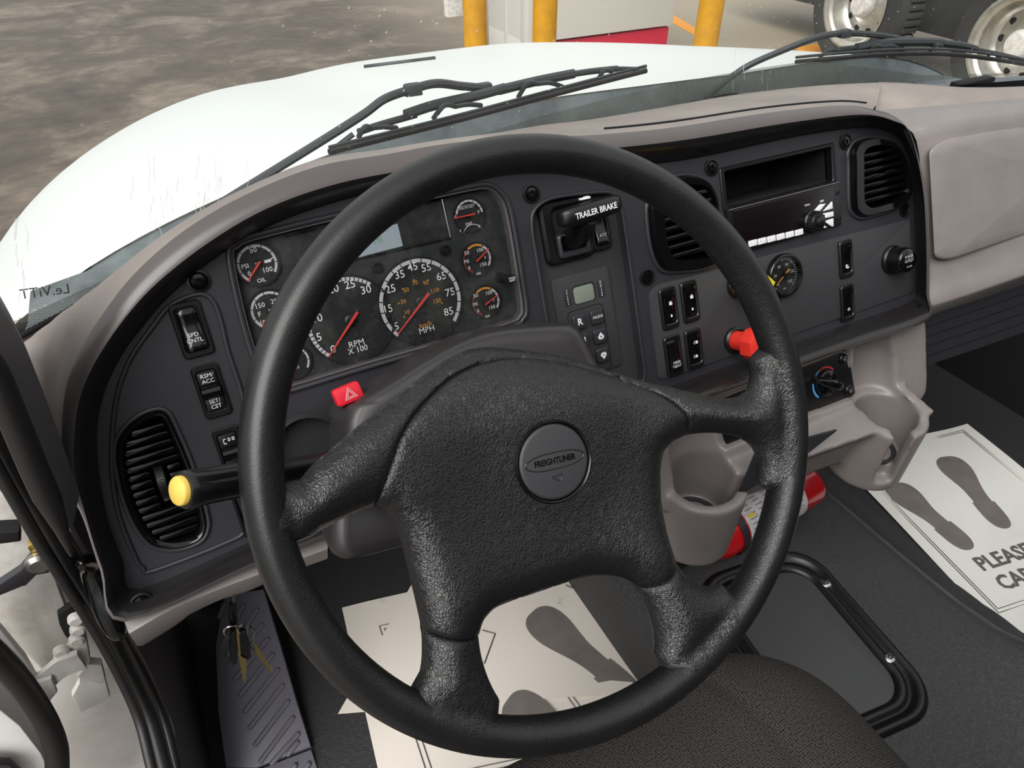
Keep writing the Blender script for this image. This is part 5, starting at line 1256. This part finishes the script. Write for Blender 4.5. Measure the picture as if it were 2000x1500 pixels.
# ================================================================== FLOOR: HATCH, PAPER, EXTINGUISHER, FOOTREST
HZ = 1.082
hqx = [onz(x, y, HZ) for x, y in ((1352,1120),(1590,1055),(1838,1390),(1560,1545))]
ctr = sum(hqx, Vector())/4; ex_ = ((hqx[1]-hqx[0])+(hqx[2]-hqx[3])).normalized(); ey_ = Vector((-ex_.y, ex_.x, 0))
hw = (hqx[1]-hqx[0]).length; hh = (hqx[1]-hqx[2]).length
HM = Matrix((ex_, ey_, Vector((0, 0, 1)))).transposed().to_4x4(); HM.translation = (ctr.x, ctr.y, HZ)
ht = thing('access_hatch', 'black rounded access hatch with a raised rim on the engine tunnel', 'hatch', HM)
o = rrect(0, 0, hw, hh, .07, 8)
def rr2(d, z): return [(p[0], p[1], z) for p in rrect(0, 0, hw-2*d, hh-2*d, .07-d*.6, 8)]
MB().loft([rr2(0, -.03), rr2(0, .002), rr2(.004, .008), rr2(.010, .010), rr2(.016, .006), rr2(.020, .001), rr2(.024, .001), rr2(.027, .006), rr2(.034, .007), rr2(.040, .003), rr2(.042, -.002)]).build('rim', M['black'], ht, ang=60)
MB().prism([p[:2] for p in rr2(.041, 0)], -.015, .001, .003).build('lid', M['hatch_lid'], ht)
for x, y in ((1613,1140),(1737,1286),(1395,1160)):
    p = HM.inverted() @ onz(x, y, HZ+.004); s_ = MB().lathe([(.0095, 0), (.0095, .004), (.0075, .0055)], 20, T(p.x, p.y, .003)).build('bolt', M['chrome'], ht); MB().lathe([(.0045, 0), (.0045, .0062), (.002, .0064), (.0018, .004), (.0001, .004)], 6, T(p.x, p.y, .003)).build('socket', M['black'], s_)

def shoe(mirror=False):
    s = [(0, .5), (.075, .49), (.135, .44), (.160, .36), (.155, .26), (.128, .15), (.104, .05), (.098, -.05), (.098, -.14), (.118, -.142), (.122, -.24), (.116, -.36), (.085, -.45), (.03, -.49), (-.03, -.485), (-.075, -.44), (-.098, -.35), (-.10, -.24), (-.098, -.156), (-.080, -.156), (-.082, -.06), (-.105, .06), (-.145, .20), (-.165, .32), (-.145, .43), (-.085, .49)]
    s = [(-x, y) for x, y in s] if mirror else s
    return [tuple(p) for p in smooth_line([Vector(p) for p in s], 3, True)]
def sheet_mat(name, label, m_, corners, z, prints, texts, curl=0.0, frames=()):
    """flat paper: corners are world points p00 (front left), p10, p11, p01"""
    c = sum(corners, Vector())/4; t = thing(name, label, 'floor paper', T(c.x, c.y, z), 'paper floor protectors')
    def bil(u, v): return corners[0]*(1-u)*(1-v)+corners[1]*u*(1-v)+corners[2]*u*v+corners[3]*(1-u)*v
    N = 14; tp_, bt_ = [], []
    for j in range(N+1):
        ro = []
        for i in range(N+1):
            p = bil(i/N, j/N)-c; e = min(i, N-i, j, N-j)/N
            ro.append((p.x, p.y, .0008+curl*(math.sin(i*.9+j*.4)*.5+.5)*max(0, 1-e*6)))
        tp_.append(ro)
    top_ = MB().loft(tp_, False); up_ok = (Vector(tp_[0][1])-Vector(tp_[0][0])).cross(Vector(tp_[1][0])-Vector(tp_[0][0])).z > 0
    sh_ = MB(); sh_.loft(tp_, False, flip=not up_ok); sh_.loft([[(x, y, zz-.0006) for x, y, zz in r] for r in tp_], False, flip=up_ok)
    sh_.build('sheet', m_, t, ang=80)
    lift_ = .0013+curl*.2
    for (u, v, ln, wd, rot, mir) in prints:
        p = bil(u, v)-c; ex2 = (bil(min(u+.01, 1.2), v)-bil(u, v)).normalized(); ey2 = (bil(u, v-.01)-bil(u, v)).normalized()
        q = [(p.x+ex2.x*x*wd+ey2.x*y*ln, p.y+ex2.y*x*wd+ey2.y*y*ln, lift_) for x, y in [(math.cos(rot)*a*1-math.sin(rot)*b_*ln/wd*0-math.sin(rot)*b_, math.sin(rot)*a+math.cos(rot)*b_) for a, b_ in shoe(mir)]]
        MB().fill([(a[0], a[1]) for a in q], (), lift_).build('footprint', M['print'], t)
    for fr in frames:
        P = [bil(u, v)-c for u, v in fr]
        MB().tube([(p.x, p.y, lift_-.0003) for p in P], .0014, 4, closed=len(fr) > 2, sx=1.0).build('printed_border', M['print_text'], t)
    for s_, u, v, sz in texts:
        p = bil(u, v)-c; ex2 = (bil(u+.01, v)-bil(u, v)).normalized(); MB().text(s_, 0, 0, sz, 0, weight=sz*.03).xf(T(p.x, p.y, lift_) @ Matrix.Rotation(math.atan2(ex2.y, ex2.x), 4, 'Z')).build('lettering', M['print_text'], t)
    return t
# passenger paper: u to the right, v towards the seat
pz = .952
a_ = onz(1640, 905, pz); b_ = onz(1835, 800, pz); d_ = onz(1970, 1250, pz)
ux = (b_-a_); vy = (d_-a_)
ex3 = (vy.normalized()); perp = Vector((-ex3.y, ex3.x, 0)); 
if perp.dot(ux) < 0: perp = -perp
wdt = ux.dot(perp)*1.06
C4 = [a_-ex3*.02, a_-ex3*.02+perp*wdt, d_+perp*wdt, d_]
def puv(x, y):
    p = onz(x, y, pz)-C4[0]; return (p.dot(perp)/wdt, p.dot(ex3)/(C4[3]-C4[0]).length)
f1a, f1b, f2a, f2b = puv(1742,946), puv(1895,1076), puv(1845,893), puv(1968,1034)
lnp = (C4[3]-C4[0]).length
def fp(a, b, mir): du, dv = (b[0]-a[0])*wdt, (b[1]-a[1])*lnp; return ((a[0]+b[0])/2, (a[1]+b[1])/2, math.hypot(du, dv)*1.0, .235, math.atan2(du, dv), mir)
t1, t2 = puv(1950, 1085), puv(1972, 1115)
sheet_mat('paper_floor_mat', 'white paper floor mat with two dark footprints on the passenger floor', M['paper'], C4, pz,
          [fp(f1a, f1b, False), fp(f2a, f2b, True)], [('PLEASE DRIVE', .54, puv(1915, 1102)[1]+.004, .045), ('CAREFULLY', .50, puv(1940, 1128)[1]+.035, .045)], .004,
          [[(.07, .03), (.07, .90), (.93, .90), (.93, .03)], [(.085, .04), (.085, .885), (.915, .885), (.915, .04)]])
# driver papers: one askew under, one on top
dz = .952
A = [onz(x, y, dz) for x, y in ((668,1188),(1010,1105),(1330,1480),(760,1600))]
sheet_mat('paper_floor_mat', 'soiled paper floor mat lying underneath on the driver floor at the left', M['paper_dirty'], A, dz, [], [], .002, [[(.16, .15), (.80, .15), (.80, .9), (.16, .9)], [(.18, .17), (.78, .17), (.78, .88), (.18, .88)]])
B4 = [onz(x, y, dz+.003) for x, y in ((860,1130),(1190,1040),(1480,1330),(925,1560))]
B4 = [onz(x, y, dz+.003) for x, y in ((820,1115),(1120,1010),(1420,1340),(660,1395))]
Bc_ = B4
def quv(x, y):
    p = onz(x, y, dz+.003); best = None
    for i in range(61):
        for j in range(61):
            u, v = i/50-.1, j/50-.1
            q = Bc_[0]*(1-u)*(1-v)+Bc_[1]*u*(1-v)+Bc_[2]*u*v+Bc_[3]*(1-u)*v; d2 = (q-p).length
            if best is None or d2 < best[0]: best = (d2, u, v)
    return best[1:]
top_sheet = sheet_mat('paper_floor_mat', 'soiled paper floor mat with dark footprints on top on the driver floor', M['paper_dirty'], B4, dz+.003, [], [], .002, [])
ct_ = sum(B4, Vector())/4
def wshoe(a, b, wd, mir):
    pa, pb = onz(*a, dz+.0045), onz(*b, dz+.0045); ey2 = (pa-pb); ln = ey2.length; ey2.normalize(); ex2 = Vector((ey2.y, -ey2.x, 0)); m = (pa+pb)/2
    MB().fill([((m+ex2*x*wd+ey2*y*ln)-ct_).to_2d() for x, y in shoe(mir)], (), .0020).build('footprint', M['print'], top_sheet)
wshoe((1040,1195), (1255,1375), .235, False); wshoe((990,1368), (1230,1530), .235, True)
for pts in (((1105,1143),(1300,1224)), ((1113,1140),(1306,1219))):
    P = [onz(x, y, dz+.0048)-ct_ for x, y in pts]; MB().tube([(p.x, p.y, .0018) for p in P], .0016, 4).build('printed_border', M['print_text'], top_sheet)
for pts in (((942,1231),(967,1238),(946,1296)),):
    P = [onz(x, y, dz+.0048)-ct_ for x, y in pts]; MB().tube([(p.x, p.y, .0018) for p in P], .0014, 4).build('printed_border', M['print_text'], top_sheet)

# fire extinguisher lying across the tunnel foot
e0, e1 = CAM+ray(1398, 1022)*1.11, CAM+ray(1572, 946)*1.27
e0.z = e1.z = 1.135
e0 = onz(1412, 1040, 1.135); e1 = onz(1577, 944, 1.135)
d_ = (e1-e0).normalized(); em = d_.to_track_quat('Z', 'Y').to_matrix().to_4x4(); em.translation = e0-d_*.05; Le = (e1-e0).length+.05
fe = thing('fire_extinguisher', 'red fire extinguisher with a white printed label lying under the console', 'fire extinguisher', em)
r = .044
MB().lathe([(.016, -.05), (.018, -.01), (r*.7, .005), (r, .03), (r, Le-.008), (r*.95, Le-.002), (r*.80, Le), (r*.7, Le-.004), (.001, Le-.004)], 40).build('cylinder', M['red'], fe, ang=50)
MB().lathe([(r+.0006, .075), (r+.0006, Le-.055)], 48, I4, False, False).build('label', M['label'], fe)
lm = MB()
cam_l = em.inverted() @ CAM; ca = math.atan2(cam_l.y, cam_l.x)
for k in range(9):
    for j in range(5):
        z0 = .08+j*(Le-.14)/5
        for q in range(1): 
            a = ca-.9+.2*k; lm.add([((r+.001)*math.cos(a+s), (r+.001)*math.sin(a+s), z) for s, z in ((0, z0+.004), (.035, z0+.004), (.035, z0+.022), (0, z0+.022))], [(0, 1, 2, 3)])
tag(lm.build('small_print', M['print_text'], fe), kind='stuff')
for dz_, m_ in ((.085, 'yellow_knob'), (.12, 'red_ink')):
    a = ca-.1 if m_ == 'yellow_knob' else ca+.4; MB().add([((r+.0014)*math.cos(a+s), (r+.0014)*math.sin(a+s), z) for s, z in ((0, dz_), (.16, dz_), (.16, dz_+.012), (0, dz_+.012))], [(0, 1, 2, 3)]).build('label_mark', M[m_], fe)
MB().lathe([(r+.003, .055), (r+.003, .07)], 40, I4, False, False).build('clamp_band', M['charcoal'], fe)
MB().lathe([(.018, -.09), (.018, -.05), (.012, -.045)], 20).build('valve', M['black'], fe)
MB().box((0, .02, -.10), (.02, .07, .012), .004).build('handle', M['black'], fe)

# ribbed dead pedal at the left of the driver floor
fp0 = Vector((0, .60, .955)); fn = Vector((0, -.34, 1)).normalized()
def fr3(x, y): return hit(x, y, fp0, fn)
fo_ = Vector(fr3(520, 1330)); fx = Vector((1, 0, 0)); fy = fn.cross(fx)
FM = Matrix((fx, fy, fn)).transposed().to_4x4(); FM.translation = fo_
fr_t = thing('foot_rest', 'dark grey ribbed foot rest pad left of the pedals', 'foot rest', FM)
def fq(x, y): p = FM.inverted() @ fr3(x, y); return (p.x, p.y)
FP = [fq(*p) for p in ((438,1160),(515,1150),(548,1260),(580,1370),(608,1458),(500,1500),(440,1500),(425,1390),(420,1260))]
MB().prism(FP, -.03, 0, .004).build('pad', M['pedal'], fr_t)
FP2 = [fq(*p) for p in ((608,1462),(640,1560),(560,1580),(452,1580),(442,1504),(500,1503))]
MB().prism(FP2, -.03, -.001, .004).build('lower_pad', M['pedal'], fr_t)
def z5(x, y): return fq(400+x/3.75, 1100+y/3.75)
for a, b in (((100,410),(150,290)),((130,600),(290,300)),((160,690),(390,330)),((180,740),(430,440)),((215,860),(470,545)),((250,980),(505,660)),((285,1100),(545,770)),((320,1220),(580,885)),((360,1345),(620,1000)),((398,1470),(655,1120)),((480,1480),(695,1240)),((600,1415),(690,1300)),((640,1520),(672,1465)),((720,1540),(770,1455))):
    pa, pb = z5(*a), z5(*b); mm = ((pa[0]+pb[0])/2, (pa[1]+pb[1])/2); L2 = math.hypot(pb[0]-pa[0], pb[1]-pa[1]); an = math.atan2(pb[1]-pa[1], pb[0]-pa[0])
    MB().prism(rrect(mm[0], mm[1], L2, .0085, .004, 4, an), -.001, .0052, .003).build('rib', M['pedal'], fr_t, ang=60)
# kick panel and pedals in the shade
kq = wbox(MB(), XL-.01, XL+.02, .70, 1.02, ZF, 1.62, .005).build('wall_left', M['kick']); tag(kq, 'dark kick panel beside the foot rest', kind='structure')
br = thing('brake_pedal', 'dark pedal in the shadow under the column', 'pedal', T(.30, .88, 1.10))
MB().box((0, 0, 0), (.09, .06, .015), .005).xf(Matrix.Rotation(.9, 4, 'X')).build('pad', M['black'], br); MB().tube([(0, .02, .0), (0, .09, .10), (0, .10, .3)], .012, 8).build('arm', M['black'], br)

# ================================================================== SEAT
se = thing('driver_seat', 'charcoal woven fabric driver seat cushion with sewn seams', 'seat', T(.215, .0, 1.40))
def seat_z(x, y):      # local, top surface
    ax_, ay_ = .295, .300
    tx = abs(x)/ax_; ty = (y)/ay_
    e = max(0, 1-tx**5)**(1/3.2) * max(0, 1-max(ty, 0)**6)**(1/3.0)
    z = -.06+.115*e - .012*(1-min(1, abs(x)/.17)**2) + .012*math.exp(-((abs(x)-.215)/.05)**2)
    for sx in (.165,): z -= .006*math.exp(-((abs(x)-sx-.02*(y-.1))/.006)**2)
    return z
R = []
us = [math.copysign(1-(1-abs(u))**1.8, u) for u in [-1+2*i/90 for i in range(91)]]
vs_ = [-.55+.85*(1-(1-j/70)**1.6) for j in range(71)]
for v in vs_: R.append([(u*.295*(1 if v < .15 else (1-max(0, (v-.15)/.15)**2.6*.30)), v, seat_z(u*.295, v)) for u in us])
sb = MB().loft(R, False)
MB_ = sb.build('cushion', M['fabric'], se, ang=80)
E_ = [r[0] for r in R]+R[-1][1:-1]+[r[-1] for r in reversed(R)]
MB().loft([[(p[0], p[1], p[2]) for p in E_], [(p[0]*.97, p[1]-.005, -.16) for p in E_]], False).build('cushion_side', M['fabric'], se, fixn=True)
for s in (1, -1):
    ln_ = [(s*(.165+.02*(v-.1)), v, seat_z(.165+.02*(v-.1), v)+.0005) for v in [-.5+.77*k/40 for k in range(41)]]
    MB().tube(ln_, .0011, 5).build('seam', M['matte'], se)
MB().box((0, -.15, -.26), (.40, .5, .2), .03).build('seat_base', M['black'], se)
wbox(MB(), -.26, .26, -.62, -.53, -.1, .75, .04).build('backrest', M['fabric'], se)

# ================================================================== KEYS
k0 = hit(457, 1163, PO+PN*.0, PN); k0.y -= .0
KM = Matrix.Translation(k0)
ks_ = thing('key_bunch', 'bunch of keys hanging from the ignition under the dash', 'keys', KM)
def kp3(x, y, dy=0.0): p = ony(x, y, k0.y+dy)-k0; return (p.x, p.y, p.z)
def flatkey(nm, pts, th, m_, dy=0):
    q = [kp3(x, y, dy) for x, y in pts]; c_ = [(p[0], p[2]) for p in q]
    mb_ = MB().prism(c_, -th/2, th/2, th*.3, 2); mb_.v = [(x, q[0][1]+z, y) for x, y, z in mb_.v]
    return mb_.build(nm, m_, ks_, fixn=True)
flatkey('ignition_key_blade', [(454,1150),(459,1150),(459,1182),(454,1182)], .002, M['steel'])
flatkey('key_head', [(448,1179),(460,1177),(463,1200),(459,1232),(452,1234),(447,1210)], .007, M['gloss'])
flatkey('key_fob', [(450,1228),(460,1226),(463,1260),(461,1290),(451,1292),(448,1260)], .009, M['gloss'], -.006)
flatkey('key_head', [(465,1234),(478,1228),(487,1250),(488,1278),(480,1285),(468,1278)], .007, M['gloss'], -.012)
flatkey('brass_key', [(463,1226),(467,1240),(470,1280),(482,1286),(479,1332),(476,1332),(466,1282)], .002, M['bronze'], -.016)
flatkey('long_key', [(494,1248),(499,1256),(515,1282),(533,1312),(531,1316),(515,1296),(500,1275)], .002, M['bronze'], -.004)
flatkey('small_key', [(488,1262),(498,1270),(504,1280),(500,1282),(490,1274)], .003, M['steel'], -.002)
for (cx1, cy1, rx, ry, dy) in ((456, 1234, 19, 11, -.004), (486, 1242, 9, 19, -.010), (474, 1234, 8, 14, -.012)):
    MB().tube([kp3(cx1+rx*math.cos(a), cy1+ry*math.sin(a), dy+.003*math.sin(a)) for a in [2*math.pi*k/28 for k in range(28)]], .0008, 6, closed=True).build('split_ring', M['chrome'], ks_)

# ================================================================== LEFT PILLAR, DOOR OPENING, OPEN DOOR
def px_line(pts, X, sub=4): return [Vector(onx(x, y, X)) for x, y in [tuple(p) for p in smooth_line([Vector(p) for p in pts], sub)]]
tr = MB(); 
pa = [ony(*tuple(p), .545) for p in smooth_line([Vector(q) for q in [(-60,480),(0,578),(44,663),(75,745),(100,830),(116,900)]], 4)]
pb = [ony(*tuple(p), .47) for p in smooth_line([Vector(q) for q in [(-130,600),(-20,700),(30,800),(75,905),(110,980),(140,1040)]], 4)]
pc = [p+Vector((-.02, .05, 0)) for p in pb]
pd = [p+Vector((-.03, .05, 0)) for p in pa]
tr.loft([[tuple(p) for p in l] for l in (pd, pa, [a.lerp(b, .5)+Vector((.010, -.004, 0)) for a, b in zip(pa, pb)], pb, pc)], False)
tag(tr.build('trim_2', M['dark_trim'], fixn=True, ang=60), 'dark grained pillar trim left of the dashboard', kind='structure')
# rubber door seal of three ribs down the front edge of the opening
ds_ = thing('door_seal', 'black ribbed rubber door seal along the door opening', 'door seal', T(-.2, .62, 1.4)); di = Matrix.Translation((.2, -.62, -1.4))
for pts, X, r, m_ in (([(-90,760),(0,924),(66,1040),(108,1108),(172,1208),(224,1300),(270,1400),(296,1500),(318,1590)], -.212, .0065, 'rubber'),
                      ([(-60,740),(22,900),(80,1000),(135,1095),(195,1190),(245,1285),(290,1385),(322,1500),(345,1590)], -.205, .010, 'rubber'),
                      ([(-150,560),(-30,700),(18,800),(62,905),(92,972),(118,1030),(140,1085)], None, .0085, 'rubber'),
                      ([(-30,720),(12,820),(60,930),(118,1035),(170,1120),(225,1212),(275,1295),(318,1395),(346,1500),(365,1590)], -.198, .0065, 'rubber')):
    L3 = px_line(pts, X) if X else [Vector(ony(x, y, .462)) for x, y in [tuple(p) for p in smooth_line([Vector(p) for p in pts], 4)]]
    if not X: r = [r*min(1, (len(L3)-k)/9)+.0005 for k in range(len(L3))]
    MB().tube([tuple(di @ p) for p in L3], r, 10).build('rib', M[m_], ds_)
tr3 = MB(); qa = px_line([(105,930),(150,1000),(196,1110),(240,1230),(300,1330),(332,1400),(345,1450),(360,1520),(380,1590)], -.195); qb = px_line([(160,930),(215,1000),(270,1110),(330,1220),(400,1290),(436,1380),(452,1450),(470,1520),(490,1590)], -.190)
tr3.loft([[tuple(p) for p in l] for l in ([p+Vector((-.02, .02, 0)) for p in qa], qa, qb, [p+Vector((.0, .06, 0)) for p in qb])], False)
tag(tr3.build('trim_3', M['kick'], fixn=True, ang=60), 'dark plastic edge trim between door seal and dashboard', kind='structure')
gh = [onx(x, y, -.185) for x, y in ((158,1100),(176,1102),(196,1140),(214,1190),(230,1230),(238,1242))]
gb = thing('assist_hook', 'black plastic hook on the seal at the lower corner of the dashboard', 'hook', Matrix.Translation(gh[0]))
MB().tube([tuple(p-gh[0]) for p in smooth_line(gh, 4)], [.0006+.0165*math.sin(math.pi*min(1, (k+.02)/20.04))**.6 for k in range(21)], 12).build('hook', M['gloss'], gb)
# white door jamb with hinge, strap and check link (in the plane of the front of the opening)
JY = .74
def jq(pts, Y=JY): return [(p.x, p.z) for p in [ony(x, y, Y) for x, y in pts]]
def jprism(mb_, pts, th, Y, bev=.002):
    q = jq(pts, Y); m_ = MB().prism(q, 0, th, bev); mb_.add([(x, Y-z, y) for x, y, z in m_.v], m_.f); return mb_
jb = jprism(MB(), [(-200,800),(20,900),(80,1010),(150,1130),(230,1265),(275,1370),(310,1500),(340,1640),(-300,1640)], .03, JY+.03).build('wall_jamb', M['body_white'], fixn=True); tag(jb, 'white painted door jamb beside the seal', kind='structure')
jt = thing('hinge_cover', 'pale folded sheet metal cover plate on the white door jamb', 'cover', T(-.3, JY, 1.4)); ji = Matrix.Translation((.3, -JY, -1.4))
jprism(MB(), [(0,945),(35,958),(62,1010),(86,1050),(112,1130),(136,1195),(138,1246),(112,1268),(98,1285),(100,1300),(86,1298),(20,1230),(-60,1150),(-60,960)], .012, JY-.02).xf(ji).build('plate', M['bare'], jt, fixn=True)
jprism(MB(), [(112,1190),(140,1172),(152,1182),(150,1215),(138,1244),(126,1230),(116,1210)], .010, JY-.031).xf(ji).build('opening', M['matte'], jt, fixn=True)
jprism(MB(), [(155,1322),(205,1318),(214,1350),(205,1358),(158,1380),(140,1350)], .010, JY-.022).xf(ji).build('lower_plate', M['body_white'], jt, fixn=True)
hg = thing('hinge_bracket', 'white painted door hinge bracket with round bolts', 'hinge', T(-.3, JY-.04, 1.35)); hi = Matrix.Translation((.3, -JY+.04, -1.35))
jprism(MB(), [(150,1182),(160,1190),(176,1275),(172,1284),(110,1282),(104,1276),(140,1250),(148,1225)], .012, JY-.05).xf(hi).build('bracket', M['bare'], hg, fixn=True)
for x, y in ((148,1205),(152,1225),(150,1245),(120,1268)):
    p = hi @ ony(x, y, JY-.06); MB().lathe([(.009, 0), (.009, .006), (.006, .009)], 14, T(*p) @ Matrix.Rotation(math.pi/2, 4, 'X')).build('bolt', M['bare'], hg)
jprism(MB(), [(165,1282),(198,1285),(206,1318),(196,1322),(150,1308),(160,1296)], .012, JY-.045).xf(hi).build('lower_leaf', M['bare'], hg, fixn=True)
sp2 = thing('door_strap', 'bent white metal strap between jamb and open door', 'strap', T(-.3, JY-.06, 1.3)); si = Matrix.Translation((.3, -JY+.06, -1.3))
P = [si @ ony(x, y, JY-.07) for x, y in ((50,1340),(85,1330),(120,1302),(160,1288))]
MB().loft([[tuple(p+Vector(o_)) for o_ in ((0, -.004, .016), (0, .004, .016), (0, .004, -.016), (0, -.004, -.016))] for p in smooth_line(P, 4)], True, True, True).build('strap_bar', M['bare'], sp2, fixn=True)
jprism(MB(), [(40,1335),(100,1318),(112,1345),(90,1372),(60,1365)], .006, JY-.075).xf(si).build('strap_end', M['bare'], sp2, fixn=True)
ck = thing('door_check_link', 'dark steel door check link bolted across the jamb', 'link', T(-.36, JY-.05, 1.5)); ki = Matrix.Translation((.36, -JY+.05, -1.5))
jprism(MB(), [(-60,1160),(0,1128),(40,1102),(62,1075),(88,1072),(102,1092),(96,1108),(72,1112),(52,1132),(44,1134),(0,1152),(-60,1188)], .010, JY-.06, .003).xf(ki).build('link_bar', M['charcoal'], ck, fixn=True)
p = ki @ ony(76, 1095, JY-.07); MB().lathe([(.013, 0), (.013, .006), (.009, .010), (.001, .010)], 16, T(*p) @ Matrix.Rotation(math.pi/2, 4, 'X')).build('rivet', M['steel'], ck)
p = ki @ ony(74, 1068, JY-.062); MB().box((0, 0, 0), (.014, .014, .02), .002).xf(T(*p)).build('bolt', M['bronze'], ck)
jprism(MB(), [(-40,1018),(38,1014),(42,1034),(-40,1044)], .02, JY-.06, .004).xf(ki).build('rubber_stop', M['rubber'], ck, fixn=True)
# the open driver's door, its inner edge with weatherstrip
door_1 = thing('door_1', None, None, T(-.35, .62, 1.3)); tag(door_1, 'open white driver door seen on its inner edge', kind='structure'); dI = Matrix.Translation((.35, -.62, -1.3))
jprism(MB(), [(-200,1150),(-40,1275),(40,1345),(80,1400),(104,1455),(110,1500),(110,1640),(-200,1640)], .05, .66).xf(dI).build('door_skin', M['body_white'], door_1, fixn=True)
P = [dI @ ony(x, y, .60) for x, y in ((-120,1180),(-10,1280),(40,1335),(84,1400),(106,1450),(112,1500),(112,1640))]
MB().tube([tuple(p) for p in smooth_line(P, 5)], .013, 12).build('weatherstrip', M['rubber'], door_1)
jprism(MB(), [(-60,1475),(20,1480),(40,1500),(40,1640),(-60,1640)], .01, .60).xf(dI).build('door_card', M['kick'], door_1, fixn=True)
jprism(MB(), [(-40,1210),(0,1215),(50,1275),(75,1320),(62,1335),(0,1260)], .01, .675).xf(dI).build('edge_flange', M['bare'], door_1, fixn=True)
